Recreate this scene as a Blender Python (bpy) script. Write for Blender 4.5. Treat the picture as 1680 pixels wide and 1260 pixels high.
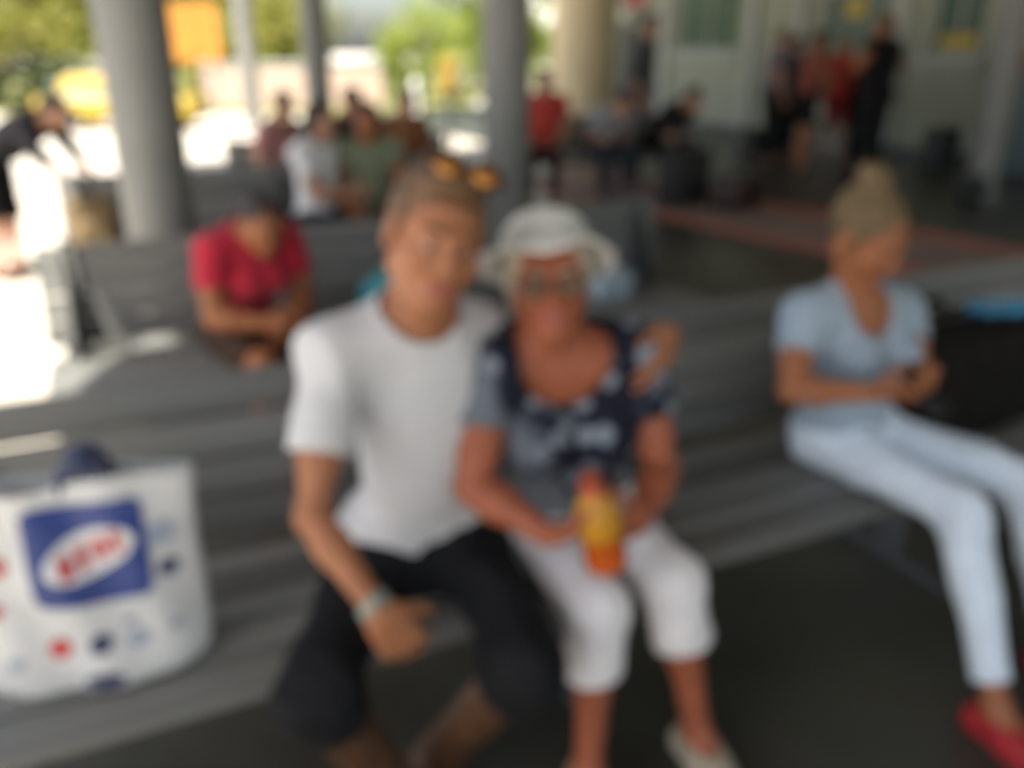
import bpy, bmesh, math, random
import numpy as np
from mathutils import Vector, Matrix
for o in list(bpy.data.objects): bpy.data.objects.remove(o)
R = math.radians
scene = bpy.context.scene
COL = scene.collection
# ------------------------------------------------------------ camera
cam_d = bpy.data.cameras.new('camera'); cam = bpy.data.objects.new('camera', cam_d); COL.objects.link(cam)
cam.location = (0, 0, 1.55); cam.rotation_euler = (R(90 - 21.4), 0, 0)
cam_d.sensor_width = 36; cam_d.lens = 30; cam_d.clip_start = 0.05; cam_d.clip_end = 2000
# the compact camera was left focused far too close, so the whole picture is soft
cam_d.dof.use_dof = True; cam_d.dof.focus_distance = 0.15; cam_d.dof.aperture_fstop = 7.8
scene.camera = cam
# ------------------------------------------------------------ daylight
U = Vector((0.9063, 0.4226, 0)); V = Vector((-0.4226, 0.9063, 0))      # the shelter's own axes
ORG = Vector((-0.428, 1.31, 0))
def G(u, v, z=0.0):
    p = ORG + U * u + V * v; return Vector((p.x, p.y, z))
SUN_EL = R(55); to_sun = (-U * 0.86 - V * 0.50).normalized()
world = bpy.data.worlds.new('World'); scene.world = world; world.use_nodes = True
nt = world.node_tree; bg = nt.nodes['Background']
sky = nt.nodes.new('ShaderNodeTexSky'); sky.sky_type = 'NISHITA'; sky.sun_disc = False
sky.sun_elevation = SUN_EL; sky.sun_rotation = math.atan2(to_sun.x, to_sun.y); sky.dust_density = 3.0; sky.air_density = 1.0
nt.links.new(sky.outputs[0], bg.inputs[0]); bg.inputs[1].default_value = 0.12
sd = bpy.data.lights.new('sun', 'SUN'); so = bpy.data.objects.new('sun', sd); COL.objects.link(so)
sd.energy = 5.0; sd.angle = R(0.5); sd.color = (1, 0.95, 0.86)
ts = to_sun * math.cos(SUN_EL) + Vector((0, 0, math.sin(SUN_EL)))
so.rotation_euler = ts.to_track_quat('Z', 'Y').to_euler(); so.location = (-6, 0, 12)
scene.view_settings.view_transform = 'Standard'; scene.view_settings.look = 'None'
scene.view_settings.exposure = 1.25; scene.view_settings.gamma = 1; scene.view_settings.use_curve_mapping = False
scene.cycles.use_denoising = True
scene.cycles.max_bounces = 8; scene.cycles.diffuse_bounces = 5; scene.cycles.transparent_max_bounces = 12
scene.cycles.sample_clamp_indirect = 6
rnd = random.Random(7)

# ------------------------------------------------------------ materials
MATS = {}
def mat(name, col, rough=0.6, var=0.0, scale=8.0, bump=0.0, bscale=60.0, metal=0.0, spec=0.5, sub=0.0, col2=None, coord='Object', stretch=None, trans=0.0, sheen=0.0):
    if name in MATS: return MATS[name]
    m = bpy.data.materials.new(name); m.use_nodes = True; n = m.node_tree; b = n.nodes['Principled BSDF']
    b.inputs['Base Color'].default_value = (*col, 1); b.inputs['Roughness'].default_value = rough
    b.inputs['Metallic'].default_value = metal; b.inputs['Specular IOR Level'].default_value = spec
    if sub: b.inputs['Subsurface Weight'].default_value = sub; b.inputs['Subsurface Radius'].default_value = (.02, .007, .004); b.inputs['Subsurface Scale'].default_value = .3
    if trans: b.inputs['Transmission Weight'].default_value = trans
    if sheen and sum(col) > .15: b.inputs['Sheen Weight'].default_value = sheen
    tc = n.nodes.new('ShaderNodeTexCoord'); src = tc.outputs[coord]
    if stretch:
        mp = n.nodes.new('ShaderNodeMapping'); mp.inputs['Scale'].default_value = stretch
        n.links.new(src, mp.inputs[0]); src = mp.outputs[0]
    if var or col2:
        t = n.nodes.new('ShaderNodeTexNoise'); t.inputs['Scale'].default_value = scale; t.inputs['Detail'].default_value = 6
        n.links.new(src, t.inputs[0]); r = n.nodes.new('ShaderNodeValToRGB')
        a = col2 if col2 else tuple(max(0, c * (1 - var)) for c in col); c2 = col if col2 else tuple(min(1, c * (1 + var)) for c in col)
        r.color_ramp.elements[0].color = (*a, 1); r.color_ramp.elements[1].color = (*c2, 1)
        r.color_ramp.elements[0].position = .35; r.color_ramp.elements[1].position = .65
        n.links.new(t.outputs[0], r.inputs[0]); n.links.new(r.outputs[0], b.inputs['Base Color'])
    if bump:
        t2 = n.nodes.new('ShaderNodeTexNoise'); t2.inputs['Scale'].default_value = bscale; t2.inputs['Detail'].default_value = 4
        n.links.new(src, t2.inputs[0]); bp = n.nodes.new('ShaderNodeBump'); bp.inputs['Strength'].default_value = bump; bp.inputs['Distance'].default_value = .01
        n.links.new(t2.outputs[0], bp.inputs['Height']); n.links.new(bp.outputs[0], b.inputs['Normal'])
    MATS[name] = m; return m

def tag(o, label=None, cat=None, group=None, kind=None):
    if label: o['label'] = label
    if cat: o['category'] = cat
    if group: o['group'] = group
    if kind: o['kind'] = kind
    return o
def link(name, me, m, parent=None, loc=None, rot=None):
    o = bpy.data.objects.new(name, me)
    if m is not None:
        for x in (m if isinstance(m, (list, tuple)) else [m]): me.materials.append(x)
    COL.objects.link(o)
    if parent: o.parent = parent
    if loc is not None: o.location = loc
    if rot is not None: o.rotation_euler = rot
    return o
def share(name, src, parent, loc=(0, 0, 0), rot=(0, 0, 0)):
    o = bpy.data.objects.new(name, src.data); COL.objects.link(o); o.parent = parent; o.location = loc; o.rotation_euler = rot; return o
def empty(name, loc=(0, 0, 0), rz=0.0):
    o = bpy.data.objects.new(name, None); o.empty_display_size = .1; COL.objects.link(o); o.location = loc; o.rotation_euler = (0, 0, rz); return o

class MB:
    "collects boxes, tubes, lathes, prisms -> one mesh"
    def __init__(s): s.bm = bmesh.new()
    def box(s, lo, hi, bev=0.0, M=None):
        lo, hi = Vector(lo), Vector(hi); b2 = bmesh.new()
        bmesh.ops.create_cube(b2, size=1)
        for v in b2.verts: v.co = Vector(((v.co.x + .5) * (hi.x - lo.x) + lo.x, (v.co.y + .5) * (hi.y - lo.y) + lo.y, (v.co.z + .5) * (hi.z - lo.z) + lo.z))
        if bev: bmesh.ops.bevel(b2, geom=b2.edges[:] + b2.verts[:], offset=bev, segments=2, affect='EDGES', profile=.6)
        s._add(b2, M); return s
    def _add(s, b2, M=None):
        if M is not None: bmesh.ops.transform(b2, matrix=M, verts=b2.verts)
        me = bpy.data.meshes.new('t'); b2.to_mesh(me); b2.free(); s.bm.from_mesh(me); bpy.data.meshes.remove(me)
    def tube(s, pts, r, n=10, cap=True):
        pts = [Vector(p) for p in pts]; rs = r if isinstance(r, (list, tuple)) else [r] * len(pts)
        rings = []; prev = None
        for i, p in enumerate(pts):
            d = (pts[min(i + 1, len(pts) - 1)] - pts[max(i - 1, 0)]).normalized()
            if prev is None: a = d.orthogonal().normalized()
            else: a = (prev - d * prev.dot(d)).normalized()
            prev = a; b = d.cross(a)
            rings.append([s.bm.verts.new(p + (a * math.cos(2 * math.pi * k / n) + b * math.sin(2 * math.pi * k / n)) * rs[i]) for k in range(n)])
        for i in range(len(rings) - 1):
            for k in range(n): s.bm.faces.new((rings[i][k], rings[i][(k + 1) % n], rings[i + 1][(k + 1) % n], rings[i + 1][k]))
        if cap: s.bm.faces.new(rings[0][::-1]); s.bm.faces.new(rings[-1])
        return s
    def lathe(s, prof, n=24, M=None, close=False):
        b2 = bmesh.new(); rings = []
        for (r, z) in prof:
            rings.append([b2.verts.new((r * math.cos(2 * math.pi * k / n), r * math.sin(2 * math.pi * k / n), z)) for k in range(n)])
        for i in range(len(rings) - 1):
            for k in range(n): b2.faces.new((rings[i][k], rings[i][(k + 1) % n], rings[i + 1][(k + 1) % n], rings[i + 1][k]))
        if close: b2.faces.new(rings[0][::-1]); b2.faces.new(rings[-1])
        s._add(b2, M); return s
    def prism(s, poly, axis, a, b, bev=0.0, M=None):
        "poly (2D) extruded along axis from a to b; axis 0: (y,z) 1: (x,z) 2: (x,y)"
        b2 = bmesh.new()
        def P(q, t):
            return (t, q[0], q[1]) if axis == 0 else ((q[0], t, q[1]) if axis == 1 else (q[0], q[1], t))
        A = [b2.verts.new(P(q, a)) for q in poly]; B = [b2.verts.new(P(q, b)) for q in poly]; n = len(poly)
        b2.faces.new(A); b2.faces.new(B[::-1])
        for i in range(n): b2.faces.new((A[i], B[i], B[(i + 1) % n], A[(i + 1) % n]))
        bmesh.ops.recalc_face_normals(b2, faces=b2.faces)
        if bev: bmesh.ops.bevel(b2, geom=b2.edges[:], offset=bev, segments=2, affect='EDGES', profile=.6)
        s._add(b2, M); return s
    def mesh(s, name, smooth=False):
        bmesh.ops.recalc_face_normals(s.bm, faces=s.bm.faces)
        me = bpy.data.meshes.new(name); s.bm.to_mesh(me); s.bm.free()
        if smooth:
            me.polygons.foreach_set('use_smooth', [True] * len(me.polygons))
            try: me.set_sharp_from_angle(angle=R(40))
            except Exception: pass
        return me
    def build(s, name, m, parent=None, smooth=False, loc=None, rot=None):
        return link(name, s.mesh(name, smooth), m, parent, loc, rot)

# ------------------------------------------------------------ signed-distance modelling for bodies and cloth
def vv(p): return np.array(p, dtype=np.float32)
def nrm(p):
    p = vv(p); return p / max(1e-9, float(np.linalg.norm(p)))
def lerp(a, b, t): return vv(a) * (1 - t) + vv(b) * t
class SDF:
    def __init__(s): s.pr = []; s.planes = []
    def cone(s, a, b, ra, rb, k=.02, cut=None, op='u'):
        a, b = vv(a), vv(b); m = max(ra, rb)
        s.pr.append(('c', (a, b, ra, rb), np.minimum(a, b) - m, np.maximum(a, b) + m, k, op, cut)); return s
    def ell(s, c, r, F=None, k=.02, op='u', cut=None):
        c, r = vv(c), vv(r); F = np.eye(3, dtype=np.float32) if F is None else F
        e = np.sqrt(((F * r[:, None]) ** 2).sum(0))
        s.pr.append(('e', (c, r, F), c - e, c + e, k, op, cut)); return s
    def rbox(s, c, h, F=None, rad=.01, k=.01, op='u', cut=None):
        c, h = vv(c), vv(h); F = np.eye(3, dtype=np.float32) if F is None else F
        e = (np.abs(F) * h[:, None]).sum(0)
        s.pr.append(('b', (c, h, F, rad), c - e, c + e, k, op, cut)); return s
    def plane(s, c, n): s.planes.append((vv(c), nrm(n))); return s      # keeps the side the normal points away from
    def mesh(s, name, vox, disp=None, smooth=0):
        us = [q for q in s.pr if q[5] == 'u']
        lo = np.min([q[2] for q in us], 0) - 3 * vox - .012; hi = np.max([q[3] for q in us], 0) + 3 * vox + .012
        n = np.ceil((hi - lo) / vox).astype(int) + 1
        ax = [lo[i] + vox * np.arange(n[i], dtype=np.float32) for i in range(3)]
        D = np.full(n, .2, np.float32)
        for typ, a, l, h, k, op, cut in s.pr:
            pad = k * .6 + 2.5 * vox
            i0 = np.clip(np.floor((l - pad - lo) / vox).astype(int), 0, n - 1); i1 = np.clip(np.ceil((h + pad - lo) / vox).astype(int) + 1, 1, n)
            if (i1 <= i0).any(): continue
            X = ax[0][i0[0]:i1[0], None, None]; Y = ax[1][None, i0[1]:i1[1], None]; Z = ax[2][None, None, i0[2]:i1[2]]
            if typ == 'c':
                p, q, ra, rb = a; ba = q - p; L = max(1e-9, float(ba @ ba))
                t = np.clip(((X - p[0]) * ba[0] + (Y - p[1]) * ba[1] + (Z - p[2]) * ba[2]) / L, 0, 1)
                d = np.sqrt((X - p[0] - t * ba[0]) ** 2 + (Y - p[1] - t * ba[1]) ** 2 + (Z - p[2] - t * ba[2]) ** 2) - (ra + (rb - ra) * t)
            else:
                c, r, F = a[:3]
                q = [(X - c[0]) * F[i, 0] + (Y - c[1]) * F[i, 1] + (Z - c[2]) * F[i, 2] for i in range(3)]
                if typ == 'e':
                    k0 = np.sqrt(sum((q[i] / r[i]) ** 2 for i in range(3))); k1 = np.sqrt(sum((q[i] / r[i] ** 2) ** 2 for i in range(3))) + 1e-6
                    d = k0 * (k0 - 1) / k1
                else:
                    w = [np.abs(q[i]) - (r[i] - a[3]) for i in range(3)]
                    d = np.sqrt(sum(np.maximum(w[i], 0) ** 2 for i in range(3))) + np.minimum(np.maximum(np.maximum(w[0], w[1]), w[2]), 0) - a[3]
            if cut is not None:
                for (cc, nn) in cut:
                    cc, nn = vv(cc), nrm(nn); d = np.maximum(d, (X - cc[0]) * nn[0] + (Y - cc[1]) * nn[1] + (Z - cc[2]) * nn[2])
            S = D[i0[0]:i1[0], i0[1]:i1[1], i0[2]:i1[2]]
            if op == 'u':
                hh = np.maximum(k - np.abs(S - d), 0) / k; S[...] = np.minimum(S, d) - hh * hh * k * .25
            else:
                d = -d; hh = np.maximum(k - np.abs(S - d), 0) / k; S[...] = np.maximum(S, d) + hh * hh * k * .25
        for c, nn in s.planes:
            np.maximum(D, (ax[0][:, None, None] - c[0]) * nn[0] + (ax[1][None, :, None] - c[1]) * nn[1] + (ax[2][None, None, :] - c[2]) * nn[2], out=D)
        D[0] = D[-1] = .2; D[:, 0] = D[:, -1] = .2; D[:, :, 0] = D[:, :, -1] = .2
        return surface(name, D, lo, vox, disp)

def surface(name, D, lo, vox, disp=None):
    I = D < 0; nx, ny, nz = D.shape
    cnt = np.zeros((nx - 1, ny - 1, nz - 1), np.uint8)
    for i in (0, 1):
        for j in (0, 1):
            for k in (0, 1): cnt += I[i:nx - 1 + i, j:ny - 1 + j, k:nz - 1 + k]
    act = (cnt > 0) & (cnt < 8); C = np.argwhere(act); idx = np.full(act.shape, -1, np.int32); idx[act] = np.arange(len(C))
    acc = np.zeros((len(C), 3), np.float32); num = np.zeros(len(C), np.float32)
    cor = [(i, j, k) for i in (0, 1) for j in (0, 1) for k in (0, 1)]
    val = {c: D[C[:, 0] + c[0], C[:, 1] + c[1], C[:, 2] + c[2]] for c in cor}
    for a in cor:
        for axx in range(3):
            if a[axx]: continue
            b = list(a); b[axx] = 1; b = tuple(b); va, vb = val[a], val[b]; m = (va < 0) != (vb < 0)
            t = np.where(m, va / np.where(m, va - vb, 1), 0)
            for q in range(3): acc[:, q] += np.where(m, a[q] + (t if q == axx else 0), 0)
            num += m
    P = lo + vox * (C + acc / num[:, None])
    quads = []
    for axx in range(3):
        sl0 = [slice(1, -1)] * 3; sl1 = [slice(1, -1)] * 3
        sl0[axx] = slice(0, -1); sl1[axx] = slice(1, None)
        A, B = I[tuple(sl0)], I[tuple(sl1)]; e = np.argwhere(A != B); off = np.ones(3, int); off[axx] = 0; e2 = e + off
        flip = A[e[:, 0], e[:, 1], e[:, 2]]; b, c = [(1, 2), (2, 0), (0, 1)][axx]
        def g(db, dc):
            q = e2.copy(); q[:, b] += db; q[:, c] += dc; return idx[q[:, 0], q[:, 1], q[:, 2]]
        Q = np.stack([g(-1, -1), g(0, -1), g(0, 0), g(-1, 0)], 1); Q[~flip] = Q[~flip][:, ::-1]; quads.append(Q)
    Q = np.concatenate(quads); Q = Q[(Q >= 0).all(1)]
    # light relaxation takes the voxel steps out
    N = len(P)
    for it in range(2):
        s = np.zeros((N, 3)); w = np.zeros(N)
        for a in range(4):
            i, j = Q[:, a], Q[:, (a + 1) % 4]
            for x in range(3): s[:, x] += np.bincount(i, P[j, x], N) + np.bincount(j, P[i, x], N)
            w += np.bincount(i, minlength=N) + np.bincount(j, minlength=N)
        P = P * .5 + .5 * s / np.maximum(w, 1)[:, None]
    if disp is not None:
        d1 = P[Q[:, 2]] - P[Q[:, 0]]; d2 = P[Q[:, 3]] - P[Q[:, 1]]; fn = np.cross(d1, d2); vn = np.zeros((N, 3))
        for a in range(4):
            for x in range(3): vn[:, x] += np.bincount(Q[:, a], fn[:, x], N)
        vn /= np.maximum(np.linalg.norm(vn, axis=1), 1e-9)[:, None]
        P = P + vn * disp(P, vn)[:, None]
    me = bpy.data.meshes.new(name)
    me.vertices.add(N); me.vertices.foreach_set('co', P.astype(np.float32).ravel())
    me.loops.add(len(Q) * 4); me.loops.foreach_set('vertex_index', Q.astype(np.int32).ravel())
    me.polygons.add(len(Q)); me.polygons.foreach_set('loop_start', np.arange(0, len(Q) * 4, 4, dtype=np.int32))
    me.update(calc_edges=True); me.polygons.foreach_set('use_smooth', np.ones(len(Q), bool)); me.validate()
    return me

def folds(amp, freq=28.0, seed=0, dirv=(.3, .2, 1), calm=()):
    r = np.random.RandomState(seed); d0 = nrm(dirv); W = r.uniform(0, 6.28, 8); A = [nrm(d0 + .55 * r.randn(3)) for _ in range(4)]; Bv = [nrm(r.randn(3)) for _ in range(4)]
    def f(P, n):
        h = np.zeros(len(P))
        for i in range(4):
            q = np.sin(P @ A[i] * freq * (.6 + .35 * i) + 2.2 * np.sin(P @ Bv[i] * freq * .35 + W[i]) + W[i + 4])
            h += (1 - np.abs(q)) ** 1.5 * (np.sin(P @ Bv[i - 1] * freq * .28 + W[i]) * .5 + .5) / (1 + .3 * i)
        for c in calm: h = .8 + (h - .8) * np.clip((np.linalg.norm(P - c, axis=1) - .085) / .06, .12, 1)      # hems stay clean
        return amp * (h - .8)
    return f
def frame(f, up):
    f = nrm(f); r = nrm(np.cross(f, nrm(up))); u = np.cross(r, f); return np.stack([r, f, u]).astype(np.float32)    # rows: right, forward, up

# ------------------------------------------------------------ people
def skin(name, c): return mat(name, c, .5, .10, 14, .08, 220, sub=.12, spec=.35)
def cloth(name, c, var=.06, scale=30, bump=.25, bscale=420, col2=None, rough=.85): return mat(name, c, rough, var, scale, bump, bscale, spec=.2, col2=col2, sheen=.15)
SK_MAN = skin('skin_light_tan', (.35, .142, .066)); SK_OLD = skin('skin_tanned', (.35, .105, .050)); SK_GIRL = skin('skin_golden', (.34, .125, .052))
SK_FAR = skin('skin_plain', (.42, .22, .14))
LIP = mat('lip', (.36, .10, .08), .45); EYEW = mat('eye_white', (.42, .39, .36), .2); IRIS = mat('iris', (.05, .04, .03), .15)
H_BROWN = mat('hair_light_brown', (.14, .068, .028), .5, .45, 90, .5, 300, stretch=(1, 1, .2)); H_DARK = mat('hair_dark', (.025, .016, .012), .5, .4, 80, .4, 260)
H_BLOND = mat('hair_blond', (.15, .098, .042), .5, .4, 90, .5, 300); H_GREY = mat('hair_pale', (.55, .48, .36), .6, .3, 90, .5, 300)
SOLE = mat('sole_rubber', (.05, .045, .04), .8)

def head_prims(S, c, F, hs=1.0, k=.012):
    "a face: brow, sockets, nose, lips, cheekbones, jaw, chin, ears"
    W = lambda a, b, d: vv(c) + hs * (a * F[0] + b * F[1] + d * F[2])
    def E(p, r, kk=k, op='u'): S.ell(W(*p), np.array(r) * hs, F, kk, op)
    E((0, -.014, .03), (.074, .094, .084)); E((0, .022, -.03), (.061, .067, .084), .03)
    E((0, .058, -.094), (.026, .024, .02), .025)
    for s in (-1, 1):
        S.cone(W(s * .052, .0, -.055), W(s * .016, .06, -.098), .019 * hs, .017 * hs, .03)
        E((s * .04, .058, -.028), (.024, .022, .019), .025)
        S.cone(W(s * .014, .086, .021), W(s * .046, .068, .02), .0085 * hs, .007 * hs, .02)
    for s in (-1, 1): E((s * .032, .098, .001), (.019, .017, .0115), .012, 's')
    for s in (-1, 1):
        E((s * .032, .0775, .008), (.0155, .0125, .006), .005); E((s * .032, .0765, -.009), (.015, .012, .005), .005)
        E((s * .078, -.008, -.006), (.0085, .019, .031), .008); E((s * .0835, -.004, -.004), (.005, .010, .018), .006, 's')
    S.cone(W(0, .086, .012), W(0, .106, -.03), .0075 * hs, .0115 * hs, .014)
    for s in (-1, 1): E((s * .0115, .096, -.036), (.008, .011, .008), .008)
    E((0, .0865, -.0605), (.027, .008, .005), .007); E((0, .0855, -.0700), (.023, .0085, .006), .007)
    E((0, .101, -.0652), (.026, .012, .0014), .003, 's')
    return W
def lip_test(P, c, F, hs):
    q = (P - vv(c)) @ F.T / hs
    return (np.abs(q[:, 0]) < .0265) & (q[:, 1] > .078) & (np.abs(q[:, 2] + .0655) < .0115 - .009 * (np.abs(q[:, 0]) / .0265) ** 2)
def hand(S, w, d, nrmv, side, curl=.5, size=1.0, spread=.2, k=.006):
    "palm, four unequal bent fingers and a thumb from the side of the palm; nrmv points out of the palm"
    w, d, n = vv(w), nrm(d), nrm(nrmv); n = nrm(n - d * float(d @ n)); a = np.cross(d, n) * side
    L = [(.080, .040, .026, .020), (.086, .045, .029, .021), (.082, .041, .027, .020), (.072, .032, .021, .018)]
    S.ell(w + d * .045 * size, np.array((.036, .05, .014)) * size, np.stack([a, d, n]).astype(np.float32), .015)
    for i, (pl, l1, l2, l3) in enumerate(L):
        off = (1.5 - i) * .0205 * size
        kn = w + d * pl * size + a * off; S.cone(w + a * off * .55 + d * .008, kn, .015 * size, .0115 * size, .01)
        dd = nrm(d + a * (1.5 - i) * spread * .22); p = kn; rr = (.0098 - .0008 * (i == 3)) * size
        for j, l in enumerate((l1, l2, l3)):
            ang = curl * (.7, 1.0, .7)[j]; dd = nrm(dd * math.cos(ang) + n * math.sin(ang)); q = p + dd * l * size
            nn = nrm(n - dd * float(n @ dd)) if abs(float(n @ dd)) < .98 else n; n_old = n
            S.cone(p, q, rr, rr * .9, k * .7); p = q; rr *= .92
    tb = w + d * .022 * size + a * .028 * size; t1 = nrm(a * .8 + d * .75 + n * .35); t2 = nrm(a * .25 + d + n * (.3 + curl * .5))
    m = tb + t1 * .042 * size; S.cone(w + d * .012 + a * .012, tb, .016 * size, .0145 * size, .012); S.cone(tb, m, .0135 * size, .0105 * size, .008)
    e = m + t2 * .028 * size; S.cone(m, e, .0105 * size, .0095 * size, .005); S.cone(e, e + t2 * .024 * size, .0095 * size, .008 * size, .005)
def torso_prims(S, J, inf=0.0, build=1.0, belly=1.0, bust=0.0, k=.06, cut=None, top=True):
    sr, sl = vv(J['shR']), vv(J['shL']); pe, ne = vv(J['pelvis']), vv(J['neck']); right = nrm(sr - sl); up = nrm(ne - pe); fw = nrm(np.cross(up, right)); F = np.stack([right, fw, nrm(np.cross(right, fw))]).astype(np.float32)
    hr = nrm(vv(J['hipR']) - vv(J['hipL'])); fp = nrm(np.cross(up, hr)); Fp = np.stack([hr, fp, nrm(np.cross(hr, fp))]).astype(np.float32)
    w = float(np.linalg.norm(sr - sl)) / .34 * build; H = float(np.linalg.norm(ne - pe)) / .52
    S.ell(lerp(pe, ne, .70), (.150 * w + inf, .108 * build + inf, .17 * H + inf), F, k, cut=cut)
    S.ell(lerp(pe, ne, .36) + fw * (.012 * belly), (.138 * w * belly ** .5 + inf, .105 * build * belly + inf, .19 * H + inf), F, k, cut=cut)
    S.ell(pe, (.16 * build * belly ** .3 + inf, .12 * build * belly ** .5 + inf, .11 + inf), Fp, k, cut=cut)
    S.cone(sr, sl, .056 * build + inf, .056 * build + inf, k, cut=cut)
    for q in (sr, sl):
        S.cone(ne + up * .0 - fw * .015, lerp(ne, q, .8), .048 + inf, .05 * build + inf, k * .8, cut=cut)
    if bust:
        for s in (-1, 1): S.ell(lerp(pe, ne, .66) + fw * (.075 + .03 * bust) + right * s * .075 * w, (.062 * bust + inf, .06 * bust + inf, .065 * bust + inf), F, .04, cut=cut)
    return right, up, fw, F
def foot_prims(S, an, fd, inf=0.0, k=.02, L=.15):
    an = vv(an); d = nrm((fd[0], fd[1], 0)); z0 = 0.0
    S.cone((an[0] - d[0] * .035, an[1] - d[1] * .035, .038), (an[0] + d[0] * .08, an[1] + d[1] * .08, .04), .036 + inf, .038 + inf, k)
    S.cone((an[0] + d[0] * .06, an[1] + d[1] * .06, .038), (an[0] + d[0] * L, an[1] + d[1] * L, .03), .04 + inf, .03 + inf, k)
    S.cone(an, (an[0] + d[0] * .05, an[1] + d[1] * .05, .045), .036 + inf, .036 + inf, k)

def make_person(name, label, J, f, up, spec, vox=.014, group=None, hs=1.0, cat='person'):
    base = (float(J['pelvis'][0]), float(J['pelvis'][1]), spec.get('base', 0.0))
    root = empty(name, base); tag(root, label, cat, group); off = (-base[0], -base[1], -base[2])
    def put(n, me, m, par=root):
        o = link(n, me, m, par)
        if par is root: o.location = off
        return o
    F = frame(f, up); sk = spec.get('skin', SK_FAR); bl = spec.get('build', 1.0); be = spec.get('belly', 1.0); bu = spec.get('bust', 0)
    fine = vox < .008; seed = spec.get('seed', 1)
    # --- the body, one continuous surface
    S = SDF(); W = head_prims(S, J['head'], F, hs)
    ne = vv(J['neck'])
    right, upv, fw, FT = torso_prims(S, J, -.004, bl, be, bu)
    S.cone(ne - upv * .02, W(0, -.022, -.05), .054 * bl ** .5, .05, .03)
    if spec.get('build', 1) >= 1: S.ell(W(0, .02, -.13), (.012, .012, .02), F, .03)
    for s, sg in (('R', 1), ('L', -1)):
        sh, el, wr = J['sh' + s], J['el' + s], J['wr' + s]; ar = spec.get('arm', 1.0)
        S.cone(sh, el, .052 * ar, .040 * ar, .03); S.cone(lerp(sh, el, .3), lerp(sh, el, .65), .047 * ar, .046 * ar, .03)
        S.cone(el, lerp(el, wr, .35), .040 * ar, .042 * ar, .02); S.cone(lerp(el, wr, .3), wr, .042 * ar, .027 * ar, .02)
        hd = J.get('hand' + s)
        d = nrm(vv(wr) - vv(el))
        if hd is None: hd = (d, nrm(-right * sg + .2 * fw), .45)
        hand(S, wr, hd[0], hd[1], hd[4] if len(hd) > 4 else sg, hd[2], hd[3] if len(hd) > 3 else 1.0)
        hp, kn, an = J['hip' + s], J['kn' + s], J['an' + s]; lg = spec.get('leg', 1.0)
        S.cone(hp, kn, .082 * lg, .054 * lg, .03); S.cone(kn, an, .05 * lg, .034 * lg, .02)
        kd = nrm(vv(an) - vv(kn)); fd = J.get('foot' + s, fw); fdn = nrm(fd)
        fo = fdn - kd * float(fdn @ kd); FK = frame(fo, -kd)
        S.ell(lerp(kn, an, .33) - FK[1] * .018, (.044 * lg, .048 * lg, .11), FK, .03); S.ell(vv(kn) + fdn * .012, (.046 * lg,) * 3, None, .02)
        foot_prims(S, an, fd)
    me = S.mesh('body', vox); body = put('body', me, [sk, LIP])
    if fine:
        cen = np.empty(len(me.polygons) * 3, np.float32); me.polygons.foreach_get('center', cen); t = lip_test(cen.reshape(-1, 3), J['head'], F, hs)
        me.polygons.foreach_set('material_index', t.astype(np.int32)); me.update()
    # --- eyes and brows
    if spec.get('eyes', True):
        for s in (-1, 1):
            b2 = bmesh.new(); bmesh.ops.create_uvsphere(b2, u_segments=16, v_segments=12, radius=.0118 * hs)
            for fc in b2.faces:
                fc.smooth = True
                if fc.calc_center_median().y > .0096 * hs: fc.material_index = 1
            em = bpy.data.meshes.new('eye'); b2.to_mesh(em); b2.free(); p = W(s * .032, .0718, -.0005)
            M = Matrix([[*map(float, (F[0][i], F[1][i], F[2][i])), float(p[i])] for i in range(3)] + [[0, 0, 0, 1]]); em.transform(M)
            put('eye', em, [EYEW, IRIS])
    if fine:
        for s in (-1, 1):
            Sb = SDF(); Sb.cone(W(s * .015, .093, .022), W(s * .034, .087, .027), .0035, .0035, .004); Sb.cone(W(s * .034, .087, .027), W(s * .05, .072, .021), .0035, .002, .004)
            put('eyebrow', Sb.mesh('eyebrow', .0022), spec['hair'][0])
    # --- hair
    hm, style = spec['hair']
    Hh = SDF(); hE = lambda p, r, k=.015, op='u': Hh.ell(W(*p), np.array(r) * hs, F, k, op)
    if style == 'short':
        hE((0, -.022, .038), (.082, .095, .086)); hE((0, .012, .098), (.06, .07, .03), .03); hE((.015, .055, .098), (.05, .035, .024), .02)
        for s in (-1, 1): Hh.cone(W(s * .074, .022, .03), W(s * .075, .020, -.012), .008, .006, .012)
    elif style == 'bun':
        hE((0, -.020, .036), (.083, .096, .088)); hE((0, -.058, .128), (.045, .043, .038), .012); hE((.015, -.07, .142), (.03, .027, .026), .01); hE((0, -.045, .11), (.035, .035, .03), .02)
        for s in (-1, 1): Hh.cone(W(s * .076, .015, .02), W(s * .078, .012, -.05), .007, .003, .012)
    elif style == 'long':
        hE((0, -.022, .036), (.086, .10, .09)); 
        for s in (-1, 0, 1): Hh.cone(W(s * .06, -.05, .0), W(s * .07, -.06 if s else -.085, -.19), .045, .025, .03)
    elif style == 'tied':
        hE((0, -.022, .036), (.083, .097, .088)); Hh.cone(W(0, -.10, .03), W(0, -.15, -.10), .035, .018, .02)
    else:                                                               # bob under a hat
        hE((0, -.022, .03), (.086, .098, .084))
        for s in (-1, 1): Hh.cone(W(s * .074, .01, .01), W(s * .077, .0, -.035), .013, .008, .02); Hh.cone(W(s * .05, -.07, .01), W(s * .055, -.075, -.075), .035, .02, .02)
    hc = .05 if style != 'short' else .056
    Hh.ell(W(0, .105, -.025), np.array((.072, .062, .098)) * hs, F, .012, 's')
    Hh.ell(W(0, .06, -.09), np.array((.062, .07, .09)) * hs, F, .012, 's')
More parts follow.
